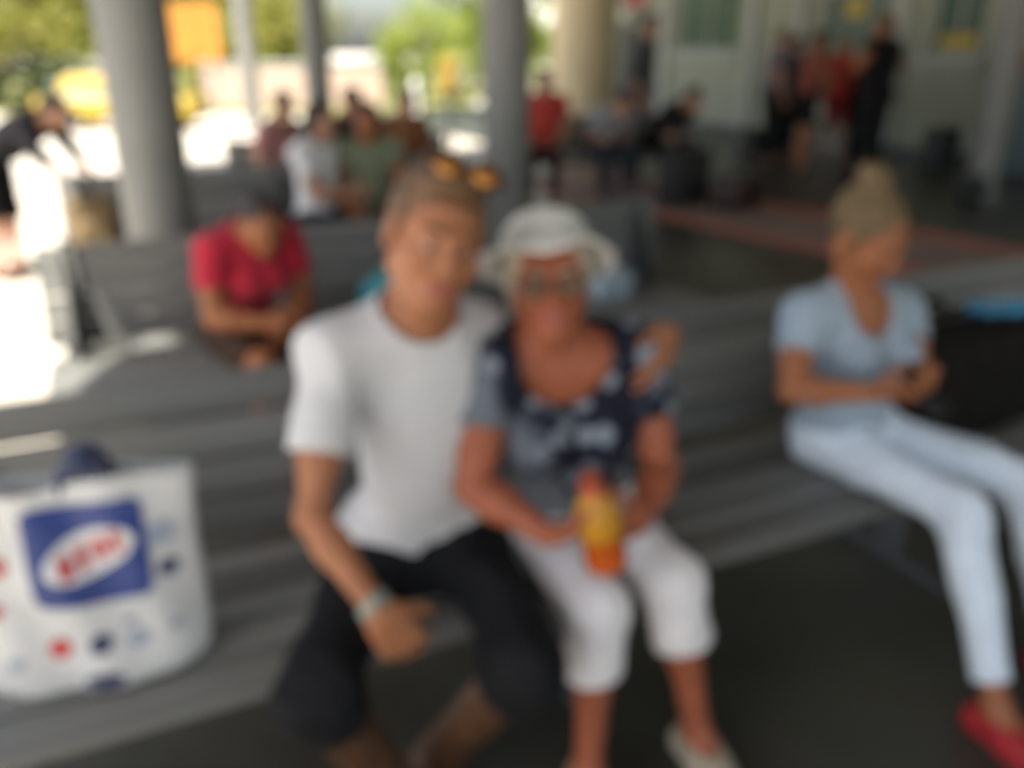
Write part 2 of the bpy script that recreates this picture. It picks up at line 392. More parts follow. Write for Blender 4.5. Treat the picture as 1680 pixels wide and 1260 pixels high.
    if style == 'short':
        for s in (-1, 1): Hh.ell(W(s * .09, -.006, -.012), np.array((.03, .026, .036)) * hs, F, .01, 's')
        Hh.plane(W(0, -.05, -.075), F[2] * -1 + F[1] * .3)
    hd = folds(.0035 if fine else .006, 210 if fine else 90, seed, F[0] * 1.0 + F[2] * .1)
    put('hair', Hh.mesh('hair', .004 if fine else vox * .75, hd), hm)
    # --- shirt
    sh = spec['shirt']; T = SDF(); inf = sh.get('inf', .012); pe = vv(J['pelvis'])
    torso_prims(T, J, inf, bl, be, bu, k=.07)
    calm = []
    for s, sg in (('R', 1), ('L', -1)):
        a, b, c = vv(J['sh' + s]), vv(J['el' + s]), vv(J['wr' + s]); t = sh.get('sleeve', .6); r0, r1 = sh.get('sr', (.066, .072)); ar = spec.get('arm', 1.0)
        if t <= 0: continue
        if t <= 1:
            e = lerp(a, b, t); calm.append(e); T.cone(a, e + (b - a) * .25, r0 * ar, r1 * ar, .03, cut=[(e, b - a)])
        else:
            T.cone(a, b, r0 * ar, r1 * ar * .85, .03); e = lerp(b, c, t - 1); T.cone(b, e + (c - b) * .2, r1 * ar * .85, r1 * ar * .62, .02, cut=[(e, c - b)])
    nk = sh.get('neck', (.075, .0))                                     # radius and drop of the neckline
    T.ell(ne + fw * (.012 + nk[1] * .55) + upv * (.045 - nk[1] * .5), (nk[0], nk[0] * .95 + nk[1] * .35, .06 + nk[1]), FT, .012, 's')
    if sh.get('lap'):                                                   # the hem spreads over the lap
        lp = sh['lap']; h2 = []
        for s in 'RL':
            hp, kn = vv(J['hip' + s]), vv(J['kn' + s]); z = vv((0, 0, .012)); h2.append(lerp(hp, kn, lp * .6) + z); T.cone(hp + z, lerp(hp, kn, lp + .2) + z, .098 + inf, .090 + inf, .05, cut=[(lerp(hp, kn, lp), kn - hp)])
        T.cone(h2[0] + vv((0, 0, .035)), h2[1] + vv((0, 0, .035)), .062 + inf, .062 + inf, .05)
    hem = pe + upv * sh.get('hem', -.06)
    T.plane(hem, -upv + .12 * fw * sh.get('hemtilt', 0))
    put('shirt', T.mesh('shirt', vox * (1.0 if fine else .9), folds(sh.get('fold', .006 if fine else .008), sh.get('freq', 26), seed + 3, right * .5 + upv, calm)), sh['mat'])
    # --- trousers, shorts or skirt
    tr = spec['legs']; T = SDF(); inf = tr.get('inf', .012); lg = spec.get('leg', 1.0)
    hr = nrm(vv(J['hipR']) - vv(J['hipL'])); fp = nrm(np.cross(upv, hr)); Fp = np.stack([hr, fp, nrm(np.cross(hr, fp))]).astype(np.float32)
    T.ell(pe, (.158 * bl * be ** .3 + inf, .122 * bl * be ** .4 + inf, .125 + inf), Fp, .05)
    for s in 'RL':
        hp, kn, an = vv(J['hip' + s]), vv(J['kn' + s]), vv(J['an' + s]); t = tr.get('len', 2); r1, r2 = tr.get('r', (.062, .048))
        if t <= 1:
            e = lerp(hp, kn, t); T.cone(hp, e + (kn - hp) * .15, (.086 + inf) * lg, (r1 + inf) * lg, .04, cut=[(e, kn - hp)])
        else:
            e = lerp(kn, an, min(t - 1, .97)); T.cone(hp, kn, (.086 + inf) * lg, (r1 + inf) * lg, .04)
            T.cone(kn, e + (an - kn) * .12, (r1 + inf) * lg, (r2 + inf) * lg, .03, cut=[(e, an - kn)])
            kd = nrm(an - kn); fdn = nrm(J.get('foot' + s, fw)); FK = frame(fdn - kd * float(fdn @ kd), -kd); T.ell(lerp(kn, an, .3) - FK[1] * .014, ((r2 + inf) * lg * .95, (r2 + inf) * lg * 1.05, .11), FK, .03, cut=[(e, an - kn)])
    if tr.get('lap'):
        T.cone(lerp(J['hipR'], J['knR'], .22), lerp(J['hipL'], J['knL'], .22), .075, .075, .05)
    put('trousers' if tr.get('len', 2) > 1.15 else 'shorts', T.mesh('trousers', vox * (1.0 if fine else .9), folds(.012 if fine else .008, tr.get('freq', 24), seed + 9, right + .3 * upv)), tr['mat'])
    # --- shoes
    if spec.get('shoe') is not None:
        for s in 'RL':
            fd = J.get('foot' + s, fw); S = SDF(); an = vv(J['an' + s]); foot_prims(S, an, fd, .007, L=.16); S.plane(an + vv((0, 0, -.005)), (0, 0, 1)); S.plane((0, 0, .012), (0, 0, -1))
            if spec.get('dark_shin'): S.cone(an, lerp(an, J['kn' + s], spec['dark_shin']), .046, .056, .02)  # brown shafts added over the shins to darken the lower legs
            if spec.get('dark_shin'): S.planes[0] = (lerp(an, J['kn' + s], spec['dark_shin']), nrm(vv(J['kn' + s]) - an))
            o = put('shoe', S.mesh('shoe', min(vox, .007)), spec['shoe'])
            d = nrm((fd[0], fd[1], 0)); pr = np.array((-d[1], d[0], 0)); pts = []
            for q in range(20):
                a = 2 * math.pi * q / 20; x = .115 * math.cos(a); wd = .043 if x > 0 else .036
                p = an + d * (.055 + x) + pr * wd * math.sin(a); pts.append((float(p[0]), float(p[1])))
            MB().prism(pts, 2, .001, .016).build('sole', SOLE, o)
    return root, W, F, put

def rotz(p, a): return (p[0] * math.cos(a) - p[1] * math.sin(a), p[0] * math.sin(a) + p[1] * math.cos(a), p[2])
def local_pose(L, loc, rz, s=1.0):
    J = {}
    for k, p in L.items():
        if k.startswith('foot'): J[k] = rotz(p, rz)
        elif k.startswith('hand'): J[k] = (rotz(p[0], rz), rotz(p[1], rz)) + tuple(p[2:])
        else:
            q = rotz(p, rz); J[k] = (q[0] * s + loc[0], q[1] * s + loc[1], q[2] * s + loc[2])
    return J
def stand(lean=0.0, armR=None, armL=None, step=.0):
    def ln(y, z):
        a = lean; return (y + (z - .92) * math.sin(a), .92 + (z - .92) * math.cos(a))
    def pt(x, y, z): yy, zz = ln(y, z); return (x, yy, zz)
    L = dict(pelvis=(0, 0, .95), neck=pt(0, 0, 1.46), head=pt(0, .03, 1.60), shR=pt(.175, 0, 1.40), shL=pt(-.175, 0, 1.40), hipR=(.09, 0, .91), hipL=(-.09, 0, .91),
             knR=(.10, .03 + step, .5), knL=(-.10, .03 - step * .4, .5), anR=(.11, -.02 + step * 1.1, .085), anL=(-.11, -.02 - step * 1.3, .085), footR=(.15, 1, 0), footL=(-.15, 1, 0))
    for s, sg, a in (('R', 1, armR), ('L', -1, armL)):
        if a: L['el' + s], L['wr' + s] = a
        else:
            L['el' + s] = pt(sg * .225, -.03, 1.11); e = L['el' + s]; L['wr' + s] = (sg * .235, e[1] + .08, e[2] - .23)
    return L
def sit(lean=.1, armR=None, armL=None, h=.45, knee=.12, head=None):
    z0 = h + .1; sn, cs = math.sin(lean), math.cos(lean)
    pt = lambda x, y, z: (x, y * cs + z * sn, z0 + z * cs - y * sn)
    L = dict(pelvis=(0, 0, z0), neck=pt(0, 0, .50), head=head or pt(0, .04, .64), shR=pt(.17, 0, .44), shL=pt(-.17, 0, .44), hipR=(.09, .02, z0 - .02), hipL=(-.09, .02, z0 - .02),
             knR=(knee, .42, h + .06), knL=(-knee, .42, h + .06), anR=(knee, .38, .085), anL=(-knee, .38, .085), footR=(.1, 1, 0), footL=(-.1, 1, 0))
    for s, sg, a in (('R', 1, armR), ('L', -1, armL)):
        if a: L['el' + s], L['wr' + s] = a
        else: L['el' + s] = pt(sg * .22, .03, .17); L['wr' + s] = (sg * .13, .27, h + .17)
    return L

# ------------------------------------------------------------ setting
GRID = math.atan2(U.y, U.x)
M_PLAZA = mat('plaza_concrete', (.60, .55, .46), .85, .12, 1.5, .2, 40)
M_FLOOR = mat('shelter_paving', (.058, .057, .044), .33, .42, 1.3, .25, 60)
M_RED = mat('red_paver', (.52, .17, .12), .7, .2, 12, .2, 60); M_PINK = mat('pinkish_paver', (.27, .18, .145), .7, .2, 8, .2, 60)
def sheet(name, pts, z, m, kind='structure'):
    me = bpy.data.meshes.new(name); me.from_pydata([(p[0], p[1], z) for p in pts], [], [tuple(range(len(pts)))]); o = link(name, me, m)
    return tag(o, kind=kind)
sheet('ground', [(-400, -400), (400, -400), (400, 400), (-400, 400)], -.012, M_PLAZA)
sheet('lawn', [(-70, 22.3), (-1.2, 23.4), (-1.2, 44), (-70, 90)], -.006, mat('dry_lawn', (.20, .20, .06), .9, .3, 2, .4, 30))
def gpoly(a): return [tuple(G(u, v)[:2]) for u, v in a]
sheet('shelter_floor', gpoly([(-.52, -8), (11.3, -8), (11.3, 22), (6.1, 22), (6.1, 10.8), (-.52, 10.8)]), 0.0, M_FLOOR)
# a paved strip crosses the floor: a red course, a pinkish field, a red course
def strip(name, a, b, w0, w1, z, m):
    a, b = Vector((*a, 0)), Vector((*b, 0)); d = (b - a).normalized(); n = Vector((-d.y, d.x, 0))
    sheet(name, [(p.x, p.y) for p in (a + n * w0, b + n * w0, b + n * w1, a + n * w1)], z, m)
sa, sb = (0.9, 11.8), (6.3, 3.6)
strip('red_paving_course', sa, sb, -.05, .22, .004, M_RED)
strip('pinkish_paving', sa, sb, -1.15, -.05, .004, M_PINK)
strip('red_paving_course', sa, sb, -1.37, -1.15, .004, M_RED)

# ------------------------------------------------------------ the canopy and its columns
M_ROOF = mat('roof_underside', (.20, .19, .165), .8, .05); M_STEEL = mat('grey_painted_steel', (.17, .175, .17), .45, .08, 5)
M_COLUMN = mat('grey_column_paint', (.205, .203, .186), .5, .07, 4, .05, 50)
rf = empty('canopy_roof', G(4, 1, 4.6), GRID); tag(rf, 'broad flat canopy roof over the benches, held by round grey columns', 'canopy')
MB().prism([(-9.0, -8.0), (-7.36, -1.7), (-6.6, .2), (-6.6, 9.8), (7.3, 9.8), (7.3, -8.0)], 2, .12, .34).build('roof_slab', M_ROOF, rf)
MB().box((1.25, 9.81, .12), (7.3, 21, .34), .02).build('roof_slab', M_ROOF, rf)
MB().box((-6.67, .21, .0), (-6.61, 9.8, .40), .005).build('fascia', M_STEEL, rf)
bm0 = MB().box((-6.4, -.09, -.10), (7.3, .09, .115), .008).build('beam', M_STEEL, rf, loc=(0, -4, 0))
for y in (-1.2, 3.54, 9.6): share('beam', bm0, rf, (0, y, 0))
def column(u, v, r, label, h=4.5, m=M_COLUMN, name='canopy_column', group='canopy columns', cat='column'):
    t = empty(name, G(u, v), GRID); tag(t, label, cat, group)
    MB().lathe([(r, .05), (r, h * .5), (r, h - .12), (r * 1.25, h - .12), (r * 1.25, h)], 40, close=True).build('shaft', m, t, True)
    MB().lathe([(r * 1.5, .001), (r * 1.5, .03), (r * 1.25, .05), (r * 1.0 + .001, .06)], 40, close=True).build('base_ring', M_STEEL, t, True)
    for k in range(6):
        a = k * math.pi / 3; MB().lathe([(.012, .03), (.012, .045)], 8, close=True).build('bolt', M_STEEL, t, loc=(math.cos(a) * r * 1.38, math.sin(a) * r * 1.38, 0))
    return t
column(.06, 3.42, .172, 'thick round grey column behind the bench with the person in red tee')
column(2.55, 4.55, .172, 'round grey column directly behind the two people seated in front')
column(2.55, 10.5, .172, 'slender looking grey column far behind the seated crowd')
column(8.5, 5.05, .16, 'grey column at the right in front of the kiosk, luggage at its foot')
column(3.0, 19.0, .19, 'distant pale grey pole outside in the sun beside the orange board', 6.0, name='lamp_pole', group=None, cat='pole')

# ------------------------------------------------------------ kiosk building along the right
M_WALL = mat('pale_green_wall', (.33, .345, .265), .7, .06, 2, .05, 30); M_TRIM = mat('pale_trim', (.40, .41, .37), .6, .05); M_GLASS = mat('kiosk_glass', (.10, .15, .12), .08, spec=.6)
M_DGREY = mat('dark_grey_panel', (.10, .105, .10), .5, .1); M_INT = mat('kiosk_door', (.075, .08, .078), .45, .1)
kb = empty('kiosk_building', G(11.3, 8), GRID); tag(kb, 'long pale green station building with windows along the right', 'building')
H = 4.68
def wall(y0, y1, z0, z1, m=M_WALL, x0=0, x1=.3, name='wall'): return MB().box((x0, y0, z0), (x1, y1, z1)).build(name, m, kb)
openings = [(-6.4, -4.6, .0, 2.3, 'd'), (-3.6, -1.6, 1.45, 2.7, 'w'), (-.45, .5, 1.45, 2.7, 'w'), (1.3, 2.75, .0, 2.5, 'd'), (4.85, 6.95, 1.5, 2.8, 'w'), (7.6, 9.3, .0, 2.15, 'd')]
y = -22.0  # wall lengthened out of view here to keep light out
for (a, b, z0, z1, t) in openings:
    wall(y, a, 0, H); wall(a, b, z1, H)
    if z0 > 0: wall(a, b, 0, z0)
    f = MB()
    for q in ((a, a + .07, z0, z1), (b - .07, b, z0, z1), (a + .07, b - .07, z1 - .07, z1)): f.box((.06, q[0], q[2]), (.16, q[1], q[3]))
    if t == 'w':
        f.box((.06, a + .07, z0), (.16, b - .07, z0 + .07)); f.box((.07, (a + b) / 2 - .025, z0 + .07), (.15, (a + b) / 2 + .025, z1 - .07))
        w = f.build('window', M_TRIM, kb); MB().box((.105, a + .07, z0 + .07), (.115, (a + b) / 2 - .026, z1 - .07)).build('pane', M_GLASS, w); MB().box((.105, (a + b) / 2 + .026, z0 + .07), (.115, b - .07, z1 - .07)).build('pane', M_GLASS, w)
        MB().box((-.10, a - .1, z0 - .16), (.055, b + .1, z0 - .002), .01).build('window_sill', M_TRIM, w)
    else:
        w = f.build('door', M_TRIM, kb); mid = (a + b) / 2
        for p0, p1 in ((a + .075, mid - .01), (mid + .01, b - .075)):
            lf = MB().box((.09, p0, .012), (.13, p1, z1 - .075)).build('door_leaf', M_INT if a > 5 else M_GLASS, w)
        MB().tube([(.05, mid - .06, .9), (.05, mid - .06, 1.3)], .015).build('handle', M_STEEL, w)
    y = b
wall(y, 12, 0, H)
MB().box((-.025, -22, .0), (-.002, -6.4, .15)).build('skirting', M_DGREY, kb); MB().box((-.025, 2.75, .0), (-.002, 7.6, .15)).build('skirting', M_DGREY, kb); MB().box((-.025, -4.6, .0), (-.002, 1.3, .15)).build('skirting', M_DGREY, kb)
for yy in (-1.15, .95, 3.2, 4.45, 7.25, 9.7): MB().box((-.11, yy - .13, .15), (-.002, yy + .13, H), .01).build('pilaster', M_TRIM, kb)
def flat(name, label, cat, ctr, w, h, m, mf=None, t=.03, frame=.03, rz=GRID - math.pi / 2, group=None):
    e = empty(name, ctr, rz); tag(e, label, cat, group)
    MB().box((-w / 2, 0, -h / 2), (w / 2, t, h / 2), .004).build('panel', m, e)
    if mf:
        f = MB()
        for q in (((-w / 2 - frame, -h / 2 - frame), (w / 2 + frame, -h / 2)), ((-w / 2 - frame, h / 2), (w / 2 + frame, h / 2 + frame)), ((-w / 2 - frame, -h / 2), (-w / 2, h / 2)), ((w / 2, -h / 2), (w / 2 + frame, h / 2))): f.box((q[0][0], -.012, q[0][1]), (q[1][0], t + .012, q[1][1]))
        f.build('frame', mf, e)
    return e
M_POSTR = mat('poster_red', (.42, .09, .075), .6, .2, 6); M_POSTY = mat('poster_yellow', (.50, .36, .06), .6, .25, 6); M_POSTW = mat('poster_pale', (.5, .5, .42), .6, .1, 6)
flat('hanging_sign', 'small red sign over the grey doors behind the standing person', 'sign', G(11.19, 16.45, 2.62), .85, .34, M_POSTR, M_TRIM, rz=GRID - math.pi / 2)
flat('notice_board', 'pale notice board below the red sign by the grey doors', 'board', G(11.10, 16.9, 2.29), .75, .22, M_POSTW, M_TRIM)
flat('yellow_poster', 'yellow poster high on the glass doors behind the standing group', 'poster', G(11.36, 10.05, 2.2), .42, .32, M_POSTY, None, t=.02)
flat('yellow_notice', 'yellow notice in the window just left of the right column', 'notice', G(11.36, 8.02, 1.66), .62, .2, M_POSTY, None, t=.02)
M_VEND = mat('machine_red', (.25, .06, .03), .4, .1); M_VENDB = mat('machine_blue_grey', (.10, .14, .15), .4, .1)
vm = empty('ticket_machine', G(10.9, 6.1), GRID); tag(vm, 'blue grey ticket machine with red top against the wall, far right', 'machine')
MB().box((-.35, -.4, .05), (.38, .4, 1.25), .02).build('cabinet', M_VENDB, vm); MB().box((-.36, -.41, 1.252), (.38, .41, 1.55), .02).build('header', M_VEND, vm); MB().box((-.362, -.22, .8), (-.351, .12, 1.1)).build('screen', M_GLASS, vm); MB().box((-.3, -.35, .002), (.35, .35, .05)).build('plinth', M_DGREY, vm)

# cream pillar in the sun between the shelter and the building
M_CREAM = mat('cream_render', (.66, .54, .33), .8, .05, 2, .1, 20)
pl = empty('cream_pillar', (1.17, 14.9, 0)); tag(pl, 'massive round cream pillar behind the person in scarlet tee', 'pillar')
MB().lathe([(.53, .12), (.51, 2.0), (.54, 4.6)], 48, close=True).build('shaft', M_CREAM, pl, True); MB().lathe([(.60, .001), (.60, .10), (.56, .118)], 48, close=True).build('plinth', M_TRIM, pl, True)

# ------------------------------------------------------------ slatted benches
def slat_mat(name, c): return mat(name, c, .55, .16, 5, .25, 40, stretch=(.25, 9, 9))
M_SLAT = [slat_mat('weathered_slat_a', (.152, .153, .140)), slat_mat('weathered_slat_b', (.112, .113, .104)), slat_mat('weathered_slat_c', (.188, .19, .175))]
M_FRAME = mat('bench_steel', (.09, .095, .095), .45, .1, 10)
def bench(u0, u1, vf, label, seed):
    t = empty('slatted_bench', G(u0, vf), GRID); tag(t, label, 'bench', 'slatted grey benches in rows'); L = u1 - u0; r = random.Random(seed)
    protos = []
    for m in M_SLAT:
        protos.append(MB().box((-L / 2, -.046, -.018), (L / 2, .046, .018), .007).mesh('slat', True)); protos[-1].materials.append(m)
    def slat(y, z, tilt):
        o = bpy.data.objects.new('slat', protos[r.randrange(3)]); COL.objects.link(o); o.parent = t
        o.location = (L / 2 + r.uniform(-.004, .004), y, z + r.uniform(-.0015, .0015)); o.rotation_euler = (tilt, 0, 0)
    for i in range(5): slat(.047 + i * .104, .428 + (-.006, 0, -.003, -.010, -.018)[i], (R(4), 0, R(-2), R(-4), R(-5))[i])
    for i in range(4):
        s = .080 + i * .099; slat(.535 + s * math.sin(R(11)), .43 + s * math.cos(R(11)), R(90 - 11))
    n = max(2, round(L / 1.5) + 1); lm = None
    for i in range(n):
        x = .12 + (L - .24) * i / (n - 1)
        if lm is None:
            b = MB(); b.prism([(.03, .402), (.54, .385), (.56, .385), (.635, .86), (.605, .865), (.535, .425), (.50, .355), (.36, .33), (.34, .04), (.53, .012), (.53, 0.002), (.06, .002), (.06, .012), (.26, .04), (.24, .33), (.03, .365)], 0, -.022, .022, .004)
            lm = b.build('leg', M_FRAME, t, loc=(x, 0, 0))
        else: share('leg', lm, t, (x, 0, 0))
    return t
bench(-.66, 4.6, 0, 'long grey slatted bench in front, with the white bag and three people on it', 3)
bench(-.47, 2.35, 1.72, 'grey slatted bench behind, with the person in red tee seated on it', 5)
bench(-.45, 2.2, 3.9, 'grey slatted bench in the third row with the seated crowd', 8)
bench(.75, 2.7, 5.62, 'grey slatted bench in the fourth row, mostly hidden by the seated crowd', 10)
bench(3.85, 6.3, 6.9, 'grey slatted bench beyond the column with people and bags', 9)

# ------------------------------------------------------------ outside: sign, car, wall, trees
M_ORANGE = mat('orange_board', (.40, .17, .015), .55, .18, 5)
sg = empty('orange_board', (-6.05, 16.9, 0)); tag(sg, 'orange rectangular board on two posts outside, right of the thick column', 'sign')
MB().box((-.72, -.03, 1.33), (.70, .03, 2.33), .01).build('board', M_ORANGE, sg)
for x in (-.5, .5): MB().tube([(x, .06, 0), (x, .06, 2.25)], .03).build('post', M_STEEL, sg)
M_YEL = mat('yellow_car_paint', (.38, .27, .02), .3, 0, spec=.6); M_TYRE = mat('tyre', (.02, .02, .02), .8); M_RIM = mat('rim', (.45, .45, .45), .3, metal=.8); M_CGL = mat('car_glass', (.22, .27, .22), .06, spec=.7); M_LAMP = mat('headlamp', (.75, .75, .72), .1); M_TAIL = mat('tail_lamp', (.4, .02, .02), .2); M_BLK = mat('black_plastic', (.02, .02, .02), .5)
car = empty('parked_car', (-8.15, 18.9, 0), R(4)); car.scale = (.80, .84, .72); tag(car, 'yellow car parked in the sun behind the thick column', 'car')
S = SDF(); S.rbox((0, 0, .60), (2.02, .84, .33), None, .16, .05); S.rbox((1.25, 0, .62), (.72, .80, .26), None, .14, .1)
hips = SDF()
for x in (-1.25, 1.27): S.cone((x, -1.2, .32), (x, 1.2, .32), .37, .37, .02, op='s')
S.plane((0, 0, .2), (0, 0, -1)); put_b = link('body', S.mesh('body', .035), M_YEL, car)
S = SDF(); S.rbox((-.25, 0, 1.08), (1.35, .70, .42), None, .12, .05); S.plane((.55, 0, 1.1), (.78, 0, .62)); S.plane((-1.42, 0, 1.1), (-.88, 0, .45)); S.plane((0, .74, 1.0), (0, .96, .28)); S.plane((0, -.74, 1.0), (0, -.96, .28)); S.plane((0, 0, .8), (0, 0, -1))
cab = link('cabin', S.mesh('cabin', .03), M_YEL, car)
for s in (-1, 1):
    for poly in ([(-1.34, .92), (-.42, .92), (-.42, 1.40), (-1.08, 1.40)], [(-.36, .92), (.60, .92), (.20, 1.40), (-.36, 1.40)]):
        Mx = Matrix.Translation((0, s * .722, .98)) @ Matrix.Rotation(s * R(16.2), 4, 'X') @ Matrix.Translation((0, 0, -.98))
        MB().prism(poly, 1, -.012, .012, M=Mx).build('window', M_CGL, cab)
MB().prism([(-.58, 0), (.58, 0), (.48, .52), (-.48, .52)], 1, -.012, .012, M=Matrix.Translation((.665, 0, .97)) @ Matrix.Rotation(R(90), 4, 'Z') @ Matrix.Rotation(R(51), 4, 'X')).build('windscreen', M_CGL, cab)
MB().prism([(-.56, 0), (.56, 0), (.46, .44), (-.46, .44)], 1, -.012, .012, M=Matrix.Translation((-1.50, 0, .97)) @ Matrix.Rotation(R(90), 4, 'Z') @ Matrix.Rotation(R(-27), 4, 'X')).build('rear_window', M_CGL, cab)
for x in (-1.25, 1.27):
    for s in (-1, 1):
        w = MB().lathe([(.19, -.09), (.30, -.10), (.32, -.06), (.32, .06), (.30, .10), (.19, .09)], 28).build('wheel', M_TYRE, car, True, loc=(x, s * .76, .321), rot=(R(90), 0, 0))
        MB().lathe([(.02, .07), (.06, .075), (.17, .05), (.19, .085), (.19, -.085), (.17, -.05), (.02, -.07)], 20).build('rim', M_RIM, w, True)
for s in (-1, 1):
    MB().box((1.93, s * .58 - .16, .62), (2.01, s * .58 + .16, .76), .03).build('headlight', M_LAMP, car); MB().box((-2.03, s * .62 - .12, .66), (-1.97, s * .62 + .12, .86), .02).build('tail_light', M_TAIL, car); MB().box((.42, s * .83 - .07, .93), (.56, s * .83 + .07, 1.04), .02).build('wing_mirror', M_YEL, car)
MB().box((1.98, -.6, .30), (2.04, .6, .44), .02).build('bumper', M_BLK, car); MB().box((-2.05, -.6, .30), (-1.98, .6, .44), .02).build('bumper', M_BLK, car)

M_PWALL = mat('pink_wall', (.47, .36, .29), .8, .08, 3, .1, 20); M_COPE = mat('grey_coping', (.36, .38, .36), .7, .1)
pw = empty('garden_wall', (-6.4, 26.5, 0), R(3)); tag(pw, 'low pale pink wall with grey coping across the sunny yard', 'wall')
MB().box((-2.6, -.12, 0), (2.6, .12, 1.12)).build('wall_face', M_PWALL, pw)
for i in range(6): MB().box((-2.65 + i * .885, -.17, 1.122), (-2.65 + i * .885 + .875, .17, 1.22), .01).build('coping_stone', M_COPE, pw)
M_WHITE = mat('white_wall', (.74, .73, .68), .8, .04)
wb = empty('white_building', (1.0, 46, 0)); tag(wb, 'bright white building far off in the gap right of the central column', 'building')
MB().box((-3.2, 0, 0), (6, 8, 6.5)).build('wall', M_WHITE, wb); MB().prism([(-3.6, 6.5), (6.4, 6.5), (1.4, 8.6)], 1, -.4, 8.4).build('roof', M_COPE, wb)
for x in (-2.1, .2, 2.5):
    for z in (1.0, 3.8):
        w = MB().box((x, -.06, z), (x + 1.1, .02, z + 1.5), .01).build('window', M_TRIM, wb); MB().box((x + .1, -.075, z + .1), (x + 1.0, -.062, z + 1.4)).build('pane', M_GLASS, w)
oc = empty('yellow_post', (-1.02, 14.6, 0)); tag(oc, 'ochre box on a thin stem beside the central column', 'post box')
M_OCH = mat('ochre_paint', (.42, .27, .05), .5, .1); MB().box((-.15, -.12, .85), (.15, .12, 1.45), .03).build('box', M_OCH, oc); MB().tube([(0, 0, 0), (0, 0, .86)], .04).build('stem', M_STEEL, oc); MB().box((-.1, -.135, 1.28), (.1, -.121, 1.31)).build('slot', M_BLK, oc)
ws = empty('white_bollard', (-2.15, 20.2, 0)); tag(ws, 'pale bollard standing in the sunny yard left of the central column', 'bollard')
MB().lathe([(.14, .002), (.14, .05), (.10, .07), (.10, .85), (.08, .93), (.03, .96)], 20, close=True).build('shaft', M_WHITE, ws, True); MB().lathe([(.106, .7), (.106, .8)], 20).build('band', M_COPE, ws, True)

def leaf(name, c): 
    m = mat(name, c, .55, .35, .9, spec=.3); b = m.node_tree.nodes['Principled BSDF']; b.inputs['Transmission Weight'].default_value = 0
    n = m.node_tree; tr = n.nodes.new('ShaderNodeBsdfTranslucent'); tr.inputs[0].default_value = (min(1, c[0] * 1.6), min(1, c[1] * 1.5), c[2], 1); mx = n.nodes.new('ShaderNodeMixShader'); mx.inputs[0].default_value = .45
    n.links.new(b.outputs[0], mx.inputs[1]); n.links.new(tr.outputs[0], mx.inputs[2]); n.links.new(mx.outputs[0], n.nodes['Material Output'].inputs[0]); return m
M_LEAF = [leaf('leaf_yellow_green', (.30, .30, .085)), leaf('leaf_green', (.16, .20, .045)), leaf('leaf_lime', (.32, .38, .09)), leaf('leaf_dark', (.022, .055, .02))]; M_BARK = mat('bark', (.10, .075, .05), .9, .3, 6, .5, 20)
def tree_mesh(seed, h, cr, n=3200, ls=.17, low=.28):
    r = np.random.RandomState(seed); rr = random.Random(seed); tb = MB(); top = Vector((rr.uniform(-.3, .3), rr.uniform(-.3, .3), h * .72)); tb.tube([(0, 0, 0), (.05, .03, h * .25), (top.x * .6, top.y * .6, h * .5), top], [h * .030, h * .024, h * .017, h * .006], 9)
    cl = []
    for i in range(11):
        a = rr.uniform(0, 6.28); z = h * rr.uniform(low, .62); e = Vector((math.cos(a) * cr * rr.uniform(.5, .85), math.sin(a) * cr * rr.uniform(.5, .85), z + h * rr.uniform(.1, .28)))
        tb.tube([(top.x * z / h, top.y * z / h, z), e * .5 + Vector((0, 0, z * .55)), e], [h * .011, h * .008, h * .003], 6); cl.append((e, cr * rr.uniform(.3, .5)))
    cl += [(top + Vector((0, 0, h * .12)), cr * .5), (top, cr * .6)]
    for i in range(16):
        a = rr.uniform(0, 6.28); q = rr.uniform(.2, .95); cl.append((Vector((math.cos(a) * cr * q, math.sin(a) * cr * q, h * (low + .1 + rr.uniform(0, .55) * (1.1 - q * .6)))), cr * rr.uniform(.2, .4)))
    P = []
    for i in range(n):
        c, s = cl[rr.randrange(len(cl))]; d = r.randn(3); d /= np.linalg.norm(d); p = np.array(c) + d * s * rr.random() ** .4; nn = r.randn(3); nn /= np.linalg.norm(nn); a = np.cross(nn, r.randn(3)); a /= np.linalg.norm(a); b = np.cross(nn, a); L = ls * rr.uniform(.6, 1.3)
        P += [p - a * L, p + b * L * .5, p + a * L, p - b * L * .5]
    me = bpy.data.meshes.new('crown'); me.from_pydata([tuple(x) for x in P], [], [(4 * i, 4 * i + 1, 4 * i + 2, 4 * i + 3) for i in range(n)])
    return tb.mesh('trunk', True), me
TM = [tree_mesh(1, 6.0, 3.0, 5200, .15, .03), tree_mesh(2, 8, 3.4, 5200, .16, .06), tree_mesh(3, 5, 2.6, 4600, .14, .02)]
for q in TM: q[0].materials.append(M_BARK); q[1].materials.append(M_LEAF[0])
trees = [(-15.5, 27, 0, 0, 1.05, 'yellow green tree at the far left edge'), (-11.5, 33, 1, 1, 1.0, 'green tree behind the yellow car'), (-8.2, 30, 2, 0, 1.05, 'yellowish tree just behind the orange board'), (-19, 36, 1, 2, 1.05, 'lime tree far behind the left edge'),
         (-10.6, 38, 0, 1, .72, 'dark green small tree above the pink wall'), (-3.2, 31.5, 0, 2, .56, 'lime green tree left of the central column'), (-.9, 41, 2, 1, 1.2, 'green tree half hidden by the central column'), (-13.6, 47, 0, 2, 1.1, 'pale lime tree far beyond the pink wall'), (-7.5, 30.5, 2, 2, .62, 'small lime shrub like tree just behind the pink wall'), (-14.5, 43, 0, 2, 1.25, 'tall lime tree behind the parked car')]
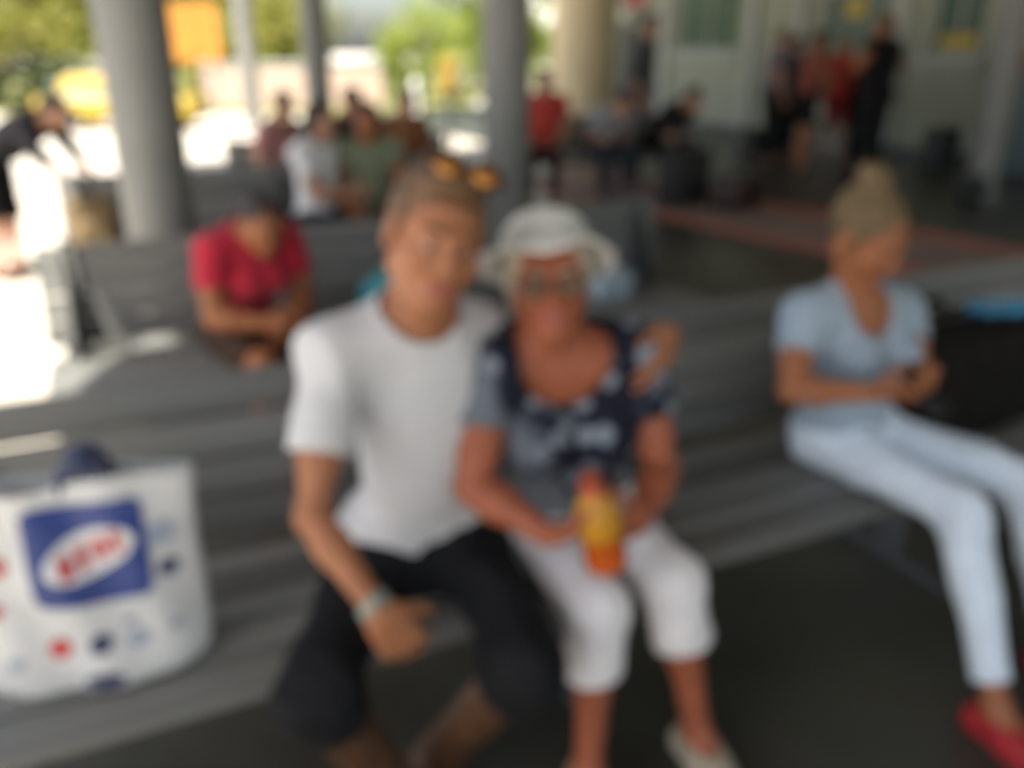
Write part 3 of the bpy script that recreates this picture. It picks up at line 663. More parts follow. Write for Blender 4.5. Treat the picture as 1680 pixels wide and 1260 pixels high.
for (x, y, k, lm, s, lab) in trees:
    t = empty('leafy_tree', (x, y, 0), rnd.uniform(0, 6)); t.scale = (s, s, s); tag(t, lab, 'tree', 'trees beyond the yard')
    o = bpy.data.objects.new('trunk', TM[k][0]); COL.objects.link(o); o.parent = t
    o = bpy.data.objects.new('crown', TM[k][1]); COL.objects.link(o); o.parent = t; o.material_slots[0].link = 'OBJECT'; o.material_slots[0].material = M_LEAF[lm]
def hedge(x0, x1, y, h, w, label, seed, m):
    r = np.random.RandomState(seed); n = int((x1 - x0) * 260); P = []
    for i in range(n):
        p = np.array((r.uniform(x0, x1), r.uniform(-w, w), h * r.rand() ** .6)); p[2] *= 1 + .12 * math.sin(p[0] * 2.3); nn = r.randn(3); nn /= np.linalg.norm(nn); a = np.cross(nn, r.randn(3)); a /= np.linalg.norm(a); b = np.cross(nn, a); L = .10 * r.uniform(.6, 1.3); P += [p - a * L, p + b * L * .5, p + a * L, p - b * L * .5]
    t = empty('hedge', (0, y, 0)); tag(t, label, 'hedge'); me = bpy.data.meshes.new('foliage'); me.from_pydata([tuple(x) for x in P], [], [(4 * i, 4 * i + 1, 4 * i + 2, 4 * i + 3) for i in range(n)]); link('foliage', me, m, t)
    core = MB()
    for x in np.arange(x0 + .3, x1 - .2, .6): core.tube([(x, 0, 0), (x + .1, .05, h * .5), (x, 0, h * .8)], [.03, .02, .01], 5)
    core.build('stems', M_BARK, t)
hedge(-19, -9.5, 25.5, 1.25, .5, 'dark green hedge behind the car at the far left', 4, M_LEAF[3])
hedge(-6.2, 1, 29.5, 1.1, .6, 'lime green hedge row beyond the pink wall', 5, M_LEAF[1])

# ------------------------------------------------------------ the people in front
T_WHITE = cloth('white_tshirt', (.60, .597, .595), .03); T_BLACK = cloth('black_denim', (.009, .0092, .0105), .3, 60)
T_WPANTS = cloth('white_capri', (.80, .77, .75), .04); T_BLUEJ = cloth('pale_blue_jeans', (.70, .79, .87), .06); T_BLUE = cloth('pale_blue_tee', (.34, .42, .49), .08)
# navy top with a grey panel and pale blossoms
T_NAVY = cloth('navy_blossom_top', (.012, .014, .026), .2)
n = T_NAVY.node_tree; b = n.nodes['Principled BSDF']; tc = n.nodes.new('ShaderNodeTexCoord')
vo = n.nodes.new('ShaderNodeTexVoronoi'); vo.inputs['Scale'].default_value = 17; n.links.new(tc.outputs['Object'], vo.inputs[0])
cr = n.nodes.new('ShaderNodeValToRGB'); cr.color_ramp.elements[0].position = .27; cr.color_ramp.elements[0].color = (.24, .27, .31, 1); cr.color_ramp.elements[1].position = .42; cr.color_ramp.elements[1].color = (.012, .014, .026, 1); n.links.new(vo.outputs['Distance'], cr.inputs[0])
sp = n.nodes.new('ShaderNodeSeparateXYZ'); n.links.new(tc.outputs['Object'], sp.inputs[0])
ma = n.nodes.new('ShaderNodeMath'); ma.operation = 'MULTIPLY_ADD'; ma.inputs[1].default_value = -1.0; n.links.new(sp.outputs['X'], ma.inputs[0]); m2 = n.nodes.new('ShaderNodeMath'); m2.operation = 'MULTIPLY'; m2.inputs[1].default_value = -.62; n.links.new(sp.outputs['Z'], m2.inputs[0]); n.links.new(m2.outputs[0], ma.inputs[2])
nz = n.nodes.new('ShaderNodeTexNoise'); nz.inputs['Scale'].default_value = 9; n.links.new(tc.outputs['Object'], nz.inputs[0]); m3 = n.nodes.new('ShaderNodeMath'); m3.operation = 'MULTIPLY_ADD'; m3.inputs[1].default_value = .14; n.links.new(nz.outputs[0], m3.inputs[0]); n.links.new(ma.outputs[0], m3.inputs[2])
c2 = n.nodes.new('ShaderNodeValToRGB'); c2.color_ramp.elements[0].position = .0; c2.color_ramp.elements[1].position = .04
m4 = n.nodes.new('ShaderNodeMath'); m4.operation = 'ADD'; m4.inputs[1].default_value = .505; n.links.new(m3.outputs[0], m4.inputs[0]); n.links.new(m4.outputs[0], c2.inputs[0])
mx = n.nodes.new('ShaderNodeMix'); mx.data_type = 'RGBA'; n.links.new(c2.outputs[0], mx.inputs[0]); n.links.new(cr.outputs[0], mx.inputs[6]); mx.inputs[7].default_value = (.15, .17, .20, 1); n.links.new(mx.outputs[2], b.inputs['Base Color'])
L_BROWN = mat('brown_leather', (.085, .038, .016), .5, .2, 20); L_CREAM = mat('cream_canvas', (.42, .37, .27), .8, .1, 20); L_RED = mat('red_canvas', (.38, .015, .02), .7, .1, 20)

# --- the young man
J = dict(head=(-0.1359, 1.5003, 1.24), neck=(-0.1737, 1.5356, 1.0832), shR=(-0.3287, 1.4728, 1.0327), shL=(-0.0671, 1.6586, 1.0135), elR=(-0.3538, 1.3201, 0.7801), wrR=(-0.2227, 1.1916, 0.6716), elL=(0.1226, 1.9123, 0.8936), wrL=(0.3343, 1.7158, 0.995),
         pelvis=(-.205, 1.665, .555), hipR=(-.285, 1.63, .545), hipL=(-.125, 1.70, .545), knR=(-.355, 1.235, .465), knL=(.03, 1.285, .485), anR=(-.215, 1.33, .09), anL=(-.17, 1.47, .09), footR=(.15, -1, 0), footL=(-.7, -.7, 0))
w, e = vv(J['wrR']), vv(J['elR'])
J['handR'] = (nrm(vv((-0.15, 1.2109, 0.5288)) - w), nrm((-.15, .85, -.45)), .75)
J['handL'] = (nrm(vv((0.2867, 1.5901, 0.9071)) - vv((0.3343, 1.7158, 0.995))), nrm((-.6, .75, .1)), .35, .95)
man, W, F, put = make_person('person', 'person in white tee and dark shorts, arm around the one in the hat', J, (.36, -.93, -.04), (.30, .06, 1), dict(skin=SK_MAN, hair=(H_BROWN, 'short'), build=.93, belly=1.12, arm=.74, leg=.92, seed=11,
    shirt=dict(mat=T_WHITE, sleeve=.62, sr=(.074, .088), inf=.014, neck=(.074, .008), hem=-.10, lap=.22, fold=.016, freq=15), legs=dict(mat=T_BLACK, len=1.20, lap=1, inf=.014, r=(.066, .06)), shoe=L_BROWN, dark_shin=.84), vox=.0045, hs=1.06)
# sunglasses pushed up into the hair
M_LENS = mat('amber_mirror_lens', (.50, .20, .04), .12, metal=.6, spec=.8); M_GFR = mat('glasses_frame', (.03, .025, .02), .3)
def glasses(put, W, F, y, z, tilt, lens, name, hs=1.0, r=(.027, .022)):
    f2 = nrm(F[1] * math.cos(tilt) + F[2] * math.sin(tilt)); u2 = np.cross(F[0], f2); FF = np.stack([F[0], f2, u2]); me_o = None; b = MB()
    Q = lambda a, bb, c: Vector(map(float, vv(W(0, y, z)) + a * FF[0] + bb * FF[1] + c * FF[2]))
    for s in (-1, 1):
        ring = [Q(s * .034 + r[0] * math.cos(t), -.004 * abs(math.cos(t)), r[1] * math.sin(t)) for t in np.linspace(0, 2 * math.pi, 25)]; b.tube(ring, .0022, 6, False)
        b.tube([Q(s * .061, 0, .008), Q(s * .078, -.02, .010), Q(s * .083, -.07, .006), Q(s * .083, -.12, -.012)], .002, 6)
    b.tube([Q(-.008, 0, .004), Q(0, .003, .007), Q(.008, 0, .004)], .0022, 6); me_o = put(name, b.mesh(name, True), M_GFR)
    for s in (-1, 1):
        bm = bmesh.new(); c = bm.verts.new(Q(s * .034, .005, 0)); rg = [bm.verts.new(Q(s * .034 + r[0] * math.cos(t), -.003 * abs(math.cos(t)), r[1] * math.sin(t))) for t in np.linspace(0, 2 * math.pi, 24, endpoint=False)]
        for i in range(24): f = bm.faces.new((c, rg[i], rg[(i + 1) % 24])); f.smooth = True
        bmesh.ops.recalc_face_normals(bm, faces=bm.faces); me = bpy.data.meshes.new('lens'); bm.to_mesh(me); bm.free(); o = link('lens', me, lens, me_o)
        sol = o.modifiers.new('thick', 'SOLIDIFY'); sol.thickness = .0015
glasses(put, W, F, .072, .125, R(38), M_LENS, 'sunglasses', r=(.030, .024))
# wrist watch
M_STRAP = mat('watch_strap', (.30, .33, .27), .4, .1); M_DIAL = mat('watch_dial', (.22, .24, .2), .2)
a = nrm(w - e); p = w - a * .012; o1 = nrm(np.cross(a, (0, 0, 1))); o2 = np.cross(o1, a); b = MB()
for q in (-.006, 0, .006): b.tube([Vector(map(float, p + a * q + .0265 * (math.cos(t) * o1 + math.sin(t) * o2))) for t in np.linspace(0, 2 * math.pi, 25)], .004, 6, False)
wt = put('watch', b.mesh('watch', True), M_STRAP)
Fw = np.stack([a, np.cross(o2, a), o2]).astype(np.float32); Sd = SDF(); Sd.rbox(p + o2 * .029, (.014, .014, .004), Fw, .004, .003); link('watch_case', Sd.mesh('watch_case', .002), M_DIAL, wt)

# --- the older woman in the sun hat
J = dict(head=(0.0712, 1.6519, 1.1334), neck=(0.085, 1.6558, 0.979), shR=(-0.051, 1.5952, 0.9614), shL=(0.2571, 1.6956, 0.9435), elR=(-0.0744, 1.4897, 0.7471), wrR=(0.0686, 1.3863, 0.7023), elL=(0.3185, 1.6257, 0.7104), wrL=(0.2466, 1.4482, 0.6959),
         pelvis=(.105, 1.80, .555), hipR=(.025, 1.765, .545), hipL=(.185, 1.835, .545), knR=(.175, 1.455, .49), knL=(.345, 1.545, .49), anR=(.165, 1.425, .09), anL=(.425, 1.53, .09), footR=(.05, -1, 0), footL=(.35, -.9, 0))
bot = vv((0.1811, 1.3848, 0.7398))
J['handR'] = (nrm(bot + vv((0, 0, .0)) - vv(J['wrR'])), nrm((.35, .1, .5)), .62, .92)
J['handL'] = (nrm(bot + vv((0, 0, -.03)) - vv(J['wrL'])), nrm((-.55, .1, .1)), .62, .92)
wom, W, F, put = make_person('person', 'person in white sun hat and navy blossom top holding a juice bottle', J, (.05, -.985, .06), (-.06, .05, 1), dict(skin=SK_OLD, hair=(H_GREY, 'bob'), build=1.0, belly=1.14, bust=1.0, seed=21, arm=.88, leg=.86,
    shirt=dict(mat=T_NAVY, sleeve=.5, sr=(.068, .078), inf=.016, neck=(.104, .044), hem=-.08, lap=.16, fold=.009, freq=20), legs=dict(mat=T_WPANTS, len=1.37, lap=1, inf=.014, r=(.066, .062)), shoe=L_CREAM), vox=.0045, hs=1.0)
M_GREY = mat('tinted_spectacle_lens', (.16, .11, .06), .1, spec=.6); M_GREY.node_tree.nodes['Principled BSDF'].inputs['Alpha'].default_value = .35; glasses(put, W, F, .106, -.002, R(-4), M_GREY, 'spectacles')
M_HAT = cloth('white_hat_cotton', (.80, .785, .72), .05)
Mh = Matrix([[*map(float, (F[0][i], F[1][i], F[2][i])), float(W(0, -.026, .065)[i])] for i in range(3)] + [[0, 0, 0, 1]]) @ Matrix.Rotation(R(19), 4, 'X')
prof_o = [(.001, .062), (.035, .059), (.060, .050), (.078, .035), (.090, .010), (.096, -.012), (.108, -.022), (.126, -.034), (.142, -.048)]
b2 = bmesh.new(); rings = []
for (r, z) in prof_o + [(r - .003, z - .003) for r, z in prof_o[::-1]]:
    ring = []
    for k in range(48):
        a = 2 * math.pi * k / 48; wv = max(0, r - .095) / .05; ring.append(b2.verts.new((r * math.cos(a) * .95, r * math.sin(a) * 1.12, z + wv * (.012 * math.sin(3 * a + .6) + .006 * math.sin(7 * a)) + .0015 * math.sin(9 * a) * (r > .06) + wv * .016 * math.sin(a))))
    rings.append(ring)
for i in range(len(rings) - 1):
    for k in range(48): f = b2.faces.new((rings[i][k], rings[i][(k + 1) % 48], rings[i + 1][(k + 1) % 48], rings[i + 1][k])); f.smooth = True
bmesh.ops.transform(b2, matrix=Mh, verts=b2.verts); bmesh.ops.recalc_face_normals(b2, faces=b2.faces); hm = bpy.data.meshes.new('sun_hat'); b2.to_mesh(hm); b2.free(); hat = put('sun_hat', hm, M_HAT)
b = MB(); b.lathe([(.0945, -.006), (.0935, .006), (.0915, .018)], 48, M=Mh @ Matrix.Diagonal((.95 * 1.01, 1.12 * 1.01, 1, 1))); link('hat_band', b.mesh('hat_band', True), mat('hat_band', (.45, .45, .42), .8), hat)
# juice bottle in her hands
bt = empty('juice_bottle', tuple(map(float, bot + vv((0, 0, -.10))))); tag(bt, 'small juice bottle with red cap, yellow label and orange base in two hands', 'bottle'); bt.rotation_euler = (R(6), R(-12), 0); bt.scale = (1.22, 1.22, .95)
M_JUICE = mat('orange_juice', (.52, .095, .012), .2, .1, 10, spec=.6); M_LAB = mat('yellow_label', (.55, .25, .012), .45, .15, 8); M_CAP = mat('red_cap', (.38, .06, .02), .4)
bt_b = MB().lathe([(.002, .0), (.026, .0), (.033, .006), (.034, .03), (.031, .05), (.034, .07), (.034, .13), (.030, .15), (.016, .18), (.0135, .19), (.0135, .20)], 28, close=True).build('bottle_body', M_JUICE, bt, True)
MB().lathe([(.0346, .085), (.0346, .128), (.031, .148), (.0175, .177)], 28).build('label', M_LAB, bt, True); MB().lathe([(.0165, .188), (.0165, .21), (.015, .214), (.002, .214)], 24, close=True).build('cap', M_CAP, bt, True)

# --- the girl on the right
J = dict(head=(0.8927, 2.1291, 1.1178), neck=(0.904, 2.1661, 0.9383), shR=(0.7443, 2.0922, 0.914), shL=(1.0755, 2.2711, 0.8772), elR=(0.6935, 1.9683, 0.7624), wrR=(0.8669, 1.9007, 0.7816), elL=(1.083, 2.1347, 0.7484), wrL=(0.9729, 1.9262, 0.792),
         pelvis=(.93, 2.205, .555), hipR=(.865, 2.175, .545), hipL=(.985, 2.235, .545), knR=(1.105, 1.83, .495), knL=(1.35, 1.98, .495), anR=(1.15, 1.60, .09), anL=(1.42, 1.80, .09), footR=(.4, -.9, 0), footL=(.45, -.85, 0))
ph = vv((0.9552, 1.8476, 0.8107))
J['handR'] = (nrm(ph - vv(J['wrR'])), nrm((.2, .55, .55)), .5, .9); J['handL'] = (nrm(ph + vv((0, 0, -.01)) - vv(J['wrL'])), nrm((-.5, .4, .6)), .5, .9)
girl, W, F, put = make_person('person', 'person with blond top bun in pale blue tee and jeans looking at a phone', J, (.52, -.68, -.42), (.05, -.25, 1), dict(skin=SK_GIRL, hair=(H_BLOND, 'bun'), build=.86, bust=.8, seed=31, arm=.80, leg=.80,
    shirt=dict(mat=T_BLUE, sleeve=.52, sr=(.066, .070), inf=.010, neck=(.078, .05), hem=-.03, fold=.006, freq=26), legs=dict(mat=T_BLUEJ, len=1.86, inf=.010, r=(.066, .052)), shoe=L_RED), vox=.005, hs=1.0)
phn = empty('mobile_phone', tuple(map(float, ph))); tag(phn, 'dark phone held in both hands by the person with the bun', 'phone'); phn.rotation_euler = (R(35), R(0), R(38))
MB().box((-.035, -.072, .0), (.035, .072, .009), .003).build('phone_case', M_BLK, phn); MB().box((-.032, -.066, .0092), (.032, .066, .0102)).build('screen', mat('phone_screen', (.02, .022, .025), .08), phn)

# ------------------------------------------------------------ bags near by
M_PBAG = mat('white_poly_bag', (.60, .60, .585), .35, .05, 8, .35, 14, spec=.5); M_LOGO = mat('logo_blue', (.018, .042, .20), .4, .08, 6); M_LRED = mat('logo_red', (.48, .03, .03), .4); M_LWH = mat('logo_white', (.66, .66, .66), .4); M_PALE = mat('pale_blue_print', (.32, .36, .44), .4); M_NAVYP = mat('navy_handle', (.03, .04, .10), .5)
BW, BH, BD = .212, .40, .075
bag = empty('shopping_bag', (-.788, 1.332, .452), R(17)); tag(bag, 'big white plastic shopping bag with blue and red logo on the bench', 'bag')
def bagf(x, z):
    "front surface of the bag (local -y), with soft dents"
    t = z / BH; d = BD * (1 - .55 * t) * (1 - .75 * abs(x / BW) ** 3.2)
    return -(d + .006 * math.sin(9 * x / BW + 5 * t) * (1 - abs(x / BW) ** 2) + .005 * math.sin(15 * t + 4 * x / BW) * (1 - abs(x / BW) ** 2)) - .0015
def bw(t): return BW * (.955 + .045 * t + .012 * math.sin(7 * t) - .04 * max(0, .06 - t) / .06)
bm = bmesh.new(); NX, NZ = 32, 36; g = []
for sgn in (1, -1):
    gg = []
    for j in range(NZ + 1):
        t = j / NZ; gg.append([bm.verts.new((xx * bw(t) / BW, bagf(xx, t * BH) * sgn, t * BH + .006 * math.sin(5 * xx / BW) * t + (.005 * abs(xx / BW) ** 6 if j == 0 else 0))) for xx in [BW * (2 * i / NX - 1) for i in range(NX + 1)]])
    for j in range(NZ):
        for i in range(NX): bm.faces.new((gg[j][i], gg[j][i + 1], gg[j + 1][i + 1], gg[j + 1][i])).smooth = True
    g.append(gg)
for i in range(NX): bm.faces.new((g[0][0][i], g[0][0][i + 1], g[1][0][i + 1], g[1][0][i]))
for j in range(NZ):
    for i in (0, NX): bm.faces.new((g[0][j][i], g[0][j + 1][i], g[1][j + 1][i], g[1][j][i]))
bmesh.ops.recalc_face_normals(bm, faces=bm.faces); me = bpy.data.meshes.new('bag_body'); bm.to_mesh(me); bm.free(); o = link('bag_body', me, M_PBAG, bag)
def decal(name, poly, m, lift, par=bag, n=1):
    "a flat print that follows the bag's front; poly in bag coordinates (x, z)"
    bm = bmesh.new(); vs = [bm.verts.new((x, 0, z)) for x, z in poly]; bm.faces.new(vs)
    bmesh.ops.triangulate(bm, faces=bm.faces)
    bmesh.ops.subdivide_edges(bm, edges=bm.edges, cuts=9, use_grid_fill=True)
    for v in bm.verts: v.co.y = bagf(v.co.x, v.co.z) - lift
    bmesh.ops.recalc_face_normals(bm, faces=bm.faces); me = bpy.data.meshes.new(name); bm.to_mesh(me); bm.free(); return link(name, me, m, par)
def rrect(cx, cz, w, h, r, sk=0.0, n=5):
    out = []
    for (sx, sz, a0) in ((1, 1, 0), (-1, 1, 90), (-1, -1, 180), (1, -1, 270)):
        for i in range(n + 1):
            a = R(a0 + 90 * i / n); x = sx * (w - r) + r * math.cos(a); z = sz * (h - r) + r * math.sin(a); out.append((cx + x + sk * z, cz + z))
    return out
def oval(cx, cz, a, b, ang=0.0, n=28):
    c, s = math.cos(ang), math.sin(ang); return [(cx + a * math.cos(t) * c - b * math.sin(t) * s, cz + a * math.cos(t) * s + b * math.sin(t) * c) for t in np.linspace(0, 2 * math.pi, n, endpoint=False)]
LX, LZ = .026, .270
decal('logo_square', rrect(LX, LZ, .098, .096, .022), M_LOGO, .0028)
decal('logo_oval', oval(LX + .003, LZ, .080, .042, R(20)), M_LWH, .0045)
c, s = math.cos(R(22)), math.sin(R(22))
for i in range(4):                                                       # slanted red lettering, too soft to read
    x0 = (i - 1.5) * .031; gl = [(-.013, -.022), (.004, -.022), (.014, .022), (-.003, .022)] if i % 2 else [(-.014, -.020), (.009, -.022), (.014, -.002), (.014, .022), (-.005, .020)]
    decal('logo_letter', [(LX + .004 + (x0 + a) * c - b * s, LZ + (x0 + a) * s + b * c) for a, b in gl], M_LRED, .0062)
for (x, z, m, rr_) in ((-.125, .265, M_LRED, .021), (-.14, .18, M_LRED, .015), (.152, .215, M_NAVYP, .018), (-.045, .095, M_LRED, .020), (.022, .092, M_NAVYP, .020), (.085, .085, M_PALE, .02), (.15, .10, M_PALE, .012), (.145, .285, M_PALE, .026), (-.12, .075, M_PALE, .014), (.075, .125, M_PALE, .012), (-.125, .345, M_PALE, .014)): decal('print_motif', oval(x, z, rr_, rr_ * .95, .4, 14), m, .0024)
for sgn, zz in ((-1, .0), (1, .0)):
    pts = [(.035 + x * .5, sgn * .03, BH + z * .72) for x, z in ((-.075, -.03), (-.066, .02), (-.035, .04), (.0, .045), (.035, .04), (.066, .02), (.075, -.03))]
    MB().tube(pts, [.007, .008, .015, .018, .015, .008, .007], 8).build('handle', M_NAVYP, bag, True)
decal('print_motif', oval(.02, .02, .034, .016, 0, 18), M_NAVYP, .0024)

M_BAG = mat('black_bag_fabric', (.007, .006, .005), .8, .3, 30, .2, 200, spec=.2)
hb = empty('black_bag', tuple(G(2.10, .30, .438)), GRID + R(4)); tag(hb, 'big black bag on the front bench at the right edge', 'bag')
Sd = SDF(); Sd.rbox((0, 0, .145), (.32, .15, .14), None, .06, .04); Sd.rbox((0, 0, .225), (.29, .11, .085), None, .05, .06); link('bag_body', Sd.mesh('bag_body', .009, folds(.006, 30, 5)), M_BAG, hb)
for s in (-1, 1): MB().tube([(-.13, s * .10, .16), (-.12, s * .12, .26), (-.05, s * .11, .33), (.05, s * .11, .33), (.12, s * .12, .26), (.13, s * .10, .16)], .011, 8).build('handle', M_BAG, hb, True)
MB().box((-.19, -.004, .304), (.19, .004, .316)).build('zip', mat('zip', (.18, .17, .15), .4), hb)
M_BLUEI = mat('blue_plastic', (.035, .22, .36), .35, .3, 10)
hb.scale = (1, 1, 1.16)
bi = empty('blue_pouch', tuple(G(2.20, .25, .802)), GRID); tag(bi, 'small bright blue pouch lying on the black bag', 'pouch')
Sd = SDF(); Sd.rbox((0, 0, .03), (.09, .055, .022), None, .02, .02); link('pouch_body', Sd.mesh('pouch_body', .006, folds(.004, 50, 2)), M_BLUEI, bi); MB().tube([(-.07, 0, .052), (.07, 0, .052)], .003, 6).build('zip', M_LWH, bi)
M_TURQ = mat('turquoise_plastic', (.05, .34, .40), .35, .2, 8); M_PBLU = mat('pale_blue_plastic', (.36, .46, .50), .4, .1, 8)
def soft_bag(name, label, loc, size, m, seed):
    e = empty(name, loc, GRID); tag(e, label, 'bag'); Sd = SDF(); Sd.rbox((0, 0, size[2] / 2), (size[0] / 2, size[1] / 2, size[2] / 2), None, .03, .03); Sd.ell((0, 0, size[2]), (size[0] * .3, size[1] * .3, .03), None, .04)
    link('bag_body', Sd.mesh('bag_body', .009, folds(.007, 40, seed)), m, e); MB().tube([(-size[0] * .2, 0, size[2]), (-size[0] * .12, 0, size[2] + .06), (size[0] * .12, 0, size[2] + .06), (size[0] * .2, 0, size[2])], .007, 8).build('handle', m, e, True)
soft_bag('turquoise_bag', 'turquoise bag on the second bench, just left of the white tee', tuple(G(.82, 1.97, .44)), (.22, .14, .22), M_TURQ, 3)
soft_bag('pale_blue_bag', 'pale blue bag on the second bench, just right of the sun hat', tuple(G(1.92, 2.0, .44)), (.20, .13, .14), M_PBLU, 4)

# ------------------------------------------------------------ people behind

C = {k: cloth(k, c) for k, c in dict(tee_red=(.48, .022, .045), tee_dark=(.010, .009, .012), tee_pink=(.48, .22, .20), tee_white=(.82, .82, .82), tee_grey=(.055, .055, .06), tee_green=(.20, .22, .14), tee_scarlet=(.45, .05, .035), tee_plaid=(.12, .09, .11), tee_coral=(.22, .055, .035), skirt_red=(.20, .015, .018), top_black=(.008, .008, .009), khaki=(.24, .19, .11), denim=(.03, .04, .055), navy=(.015, .018, .024), brown=(.05, .028, .018), black=(.01, .01, .01), lightgrey=(.34, .35, .37), maroon=(.045, .015, .016)).items()}
def far(label, L, loc, rz, hair, shirt, legs, sk=SK_FAR, s=1.0, sleeve=.5, ln=2, shoe=L_BROWN, look=(0, 1, -.1), vox=.013, group='people waiting in the background', seed=1, **kw):
    J = local_pose(L, loc, rz, s); f = rotz(look, rz); u0 = nrm(vv(J['neck']) - vv(J['pelvis']))
    return make_person('person', label, J, f, u0 * .4 + vv((0, 0, .8)), dict(skin=sk, hair=hair, seed=seed, eyes=kw.get('eyes', True), build=kw.get('build', .95), bust=kw.get('bust', 0), shirt=dict(mat=shirt, sleeve=sleeve, neck=kw.get('neck', (.075, .01)), hem=kw.get('hem', -.06)), legs=dict(mat=legs, len=ln), shoe=shoe), vox=vox, group=group, hs=s)
def toward(p, q=(0, 0)): return math.atan2(q[1] - p[1], q[0] - p[0]) - math.pi / 2
SEATED = 'people seated on the benches behind'
p = G(.24, 2.02)
far('person in red tee looking down, seated on the second bench', sit(.38, h=.51, armR=((.21, .20, .74), (.05, .36, .72)), armL=((-.21, .20, .74), (-.05, .38, .70)), head=(0, .31, 1.13)), p, GRID + math.pi + R(16), (H_DARK, 'tied'), C['tee_red'], C['brown'], sk=SK_GIRL, sleeve=.55, ln=.95, look=(.15, 1, -.5), vox=.0085, group=SEATED, seed=41, bust=.8, s=.86, build=.74)
p = (-3.68, 6.15, 0)
far('person in dark clothes bending down at the left edge in the sun', stand(1.05, armR=((.22, .52, 1.02), (.20, .72, .80)), armL=((-.22, .52, 1.02), (-.18, .70, .78))), p, toward(p, (3, 5.5)), (H_DARK, 'short'), C['tee_dark'], C['black'], ln=1.05, sleeve=1.6, seed=42, s=.92, build=1.1)
p = G(1.10, 5.92)
far('person in pink top seated in the row behind the one in white', sit(.22), p, GRID + math.pi + R(30), (H_BLOND, 'short'), C['tee_pink'], C['denim'], sleeve=.6, group=SEATED, seed=44, s=.97)
p = G(1.02, 4.18)
far('dark haired person in white tee seated in the third row', sit(.12, armR=((.2, .2, .75), (.05, .34, .75))), p, GRID + math.pi + R(38), (H_DARK, 'long'), C['tee_white'], C['navy'], sleeve=.6, group=SEATED, seed=45, s=.97)
p = G(1.40, 4.2)
far('dark haired person in green top beside the one in white', sit(.16), p, GRID + math.pi - R(15), (H_DARK, 'long'), C['tee_green'], C['brown'], sk=SK_GIRL, sleeve=.3, group=SEATED, seed=46, s=.97)
p = G(2.18, 5.92)
far('person in orange brown top seated just left of the central column', sit(.2), p, GRID + math.pi + R(5), (H_BROWN, 'short'), cloth('tee_orange_brown', (.30, .12, .05)), C['denim'], sleeve=.6, group=SEATED, seed=56, s=.97)
p = G(1.64, 5.9)
far('person in dark navy top between the pink and orange brown ones', sit(.3), p, GRID + math.pi + R(20), (H_DARK, 'short'), C['navy'], C['denim'], sk=SK_GIRL, sleeve=.6, group=SEATED, seed=57)
far('person in scarlet tee seated right of the central column', sit(.12, h=.42), G(4.22, 7.2), GRID + math.pi - R(30), (H_BROWN, 'short'), C['tee_scarlet'], C['maroon'], sleeve=.5, group=SEATED, seed=47, s=1.08, build=1.1)
far('person in pale top seated beside the one in scarlet', sit(.85, h=.41), G(4.95, 7.22), GRID + math.pi - R(10), (H_DARK, 'short'), C['lightgrey'], C['denim'], sleeve=.6, group=SEATED, seed=48, s=1.12, build=1.1)
far('person in dark jacket slumped on the far bench beside black suitcase', sit(.8, h=.41), G(5.68, 7.22), GRID + math.pi + R(10), (H_DARK, 'short'), C['tee_dark'], C['black'], sleeve=1.8, group=SEATED, seed=49, s=1.12, build=1.2)
STD = 'people standing by the building'
p = G(5.85, 7.95)
far('person in dark grey top and jeans standing behind the far bench', stand(.12, step=.05), p, toward(p, (9, 9)), (H_DARK, 'short'), C['tee_grey'], C['denim'], sleeve=1.2, group=STD, seed=50, s=1.13, build=1.35)
p = (3.6325, 12.5225, 0.0)
far('person in patterned grey top standing leftmost of the group by the doors', stand(.05), p, toward(p, (9, 13)), (H_BLOND, 'short'), C['tee_plaid'], C['black'], sleeve=.5, group=STD, seed=51, s=1.05, build=1.15)
p = (3.842, 11.6844, 0.0)
far('person in coral top and black shorts standing in the group', stand(.08, armR=((.25, .1, 1.15), (.1, .3, 1.2))), p, toward(p, (9, 12)), (H_DARK, 'tied'), C['tee_coral'], C['black'], sk=SK_GIRL, sleeve=.2, ln=.75, group=STD, seed=52, s=1.04, build=1.15)
p = (4.5581, 12.5225, 0.0)
far('person in red top and red shorts standing amid the group', stand(.02), p, toward(p, (3, 5)), (H_BROWN, 'long'), C['tee_scarlet'], C['skirt_red'], sleeve=.3, ln=.9, group=STD, seed=53, s=1.0, build=1.15)
p = (3.9849, 12.9491, 0.0)
far('person in charcoal top behind the one in coral, facing the doors', stand(.03, armR=((.3, .05, 1.15), (.14, .22, 1.1))), p, toward(p, (12, 16)), (H_DARK, 'short'), C['tee_grey'], C['black'], sleeve=.5, group=STD, seed=58, build=1.2)
p = (4.7466, 12.2527, 0.0)
far('person in dark jacket squeezed between the ones in red and in black', stand(.05), p, toward(p, (14, 13)), (H_DARK, 'long'), C['maroon'], C['black'], sleeve=1.8, group=STD, seed=59, build=1.2)
p = (4.1718, 10.2455, 0.0)
far('person all in black with bare arm raised, nearest of the group', stand(.04, armR=((.36, .06, 1.22), (.2, .2, 1.42)), armL=((-.36, .02, 1.2), (-.16, .2, 1.3))), p, toward(p, (2, 14)), (H_BROWN, 'long'), C['top_black'], C['black'], sk=SK_GIRL, sleeve=.15, group=STD, seed=54, s=1.12, build=1.3)

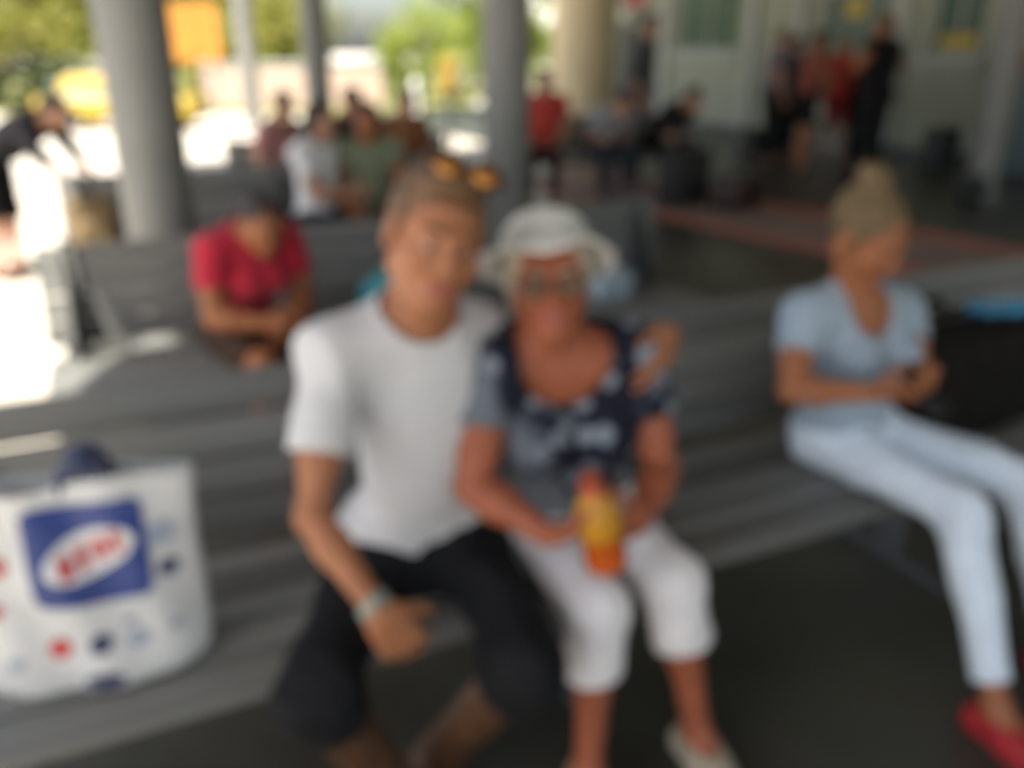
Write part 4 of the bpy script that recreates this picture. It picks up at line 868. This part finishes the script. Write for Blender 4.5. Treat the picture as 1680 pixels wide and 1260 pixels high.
# ------------------------------------------------------------ luggage
M_CASE = mat('black_case', (.012, .012, .013), .4, .2, 20, .1, 80); M_CASE2 = mat('dark_maroon_case', (.03, .012, .012), .5, .2, 20)
def suitcase(label, loc, rz, w=.42, h=.62, d=.26, m=M_CASE, handle=.25):
    e = empty('suitcase', loc, rz); tag(e, label, 'suitcase', 'luggage on the floor'); Sd = SDF(); Sd.rbox((0, 0, h / 2 + .05), (w / 2, d / 2, h / 2), None, .05, .02); link('shell', Sd.mesh('shell', .012), m, e)
    for x in (-w * .4, -w * .2, 0, w * .2, w * .4): MB().box((x - .008, -d / 2 - .006, .12), (x + .008, -d / 2 + .004, h - .02), .003).build('rib', m, e)
    for x in (-w / 2 + .05, w / 2 - .05):
        for y in (-d / 2 + .05, d / 2 - .05): MB().lathe([(.01, -.014), (.028, -.012), (.028, .012), (.01, .014)], 14, close=True).build('wheel', M_TYRE, e, True, loc=(x, y, .029), rot=(0, R(90), 0))
    if handle: MB().tube([(-.09, d / 2 - .03, h + .03), (-.09, d / 2 - .03, h + .05 + handle), (.09, d / 2 - .03, h + .05 + handle), (.09, d / 2 - .03, h + .03)], .009, 8).build('pull_handle', M_STEEL, e, True)
suitcase('black suitcase standing at the right end of the far bench', tuple(G(5.33, 6.15)), GRID, .5, .55, .3)
suitcase('low dark maroon suitcase on the floor in front of the far bench', tuple(G(5.72, 5.75)), GRID + R(20), .5, .28, .36, M_CASE2, 0)
suitcase('black suitcase beside the leftmost person of the standing group', (3.6677, 13.2493, 0.0), GRID, .46, .42, .28, M_CASE, 0)
suitcase('black suitcase by the wall between the group and the right column', (5.6813, 11.6844, 0.0), GRID, .42, .55, .28, M_CASE, 0)
suitcase('small black suitcase at the foot of the right column', (4.9093, 9.2614, 0.0), GRID - R(20), .26, .26, .2, M_CASE, 0)

# olive backpack standing on the third bench, in the sun left of the thick column
M_PACK = mat('olive_brown_canvas', (.15, .10, .045), .8, .25, 20, .3, 120)
bk = empty('backpack', tuple(G(-.27, 4.14, .437)), GRID + R(5)); tag(bk, 'olive brown backpack standing on the third bench left of the thick column', 'backpack')
Sd = SDF(); Sd.rbox((0, 0, .17), (.14, .085, .165), None, .06, .03); Sd.rbox((0, -.09, .12), (.10, .03, .09), None, .025, .02); link('pack_body', Sd.mesh('pack_body', .01, folds(.005, 30, 8)), M_PACK, bk)
MB().tube([(-.03, .0, .33), (-.025, 0, .37), (.025, 0, .37), (.03, 0, .33)], .008, 8).build('grab_handle', M_BLK, bk, True)
for s in (-1, 1): MB().tube([(s * .07, .07, .31), (s * .08, .11, .26), (s * .09, .11, .12), (s * .09, .08, .04)], .012, 8).build('shoulder_strap', M_BLK, bk, True)
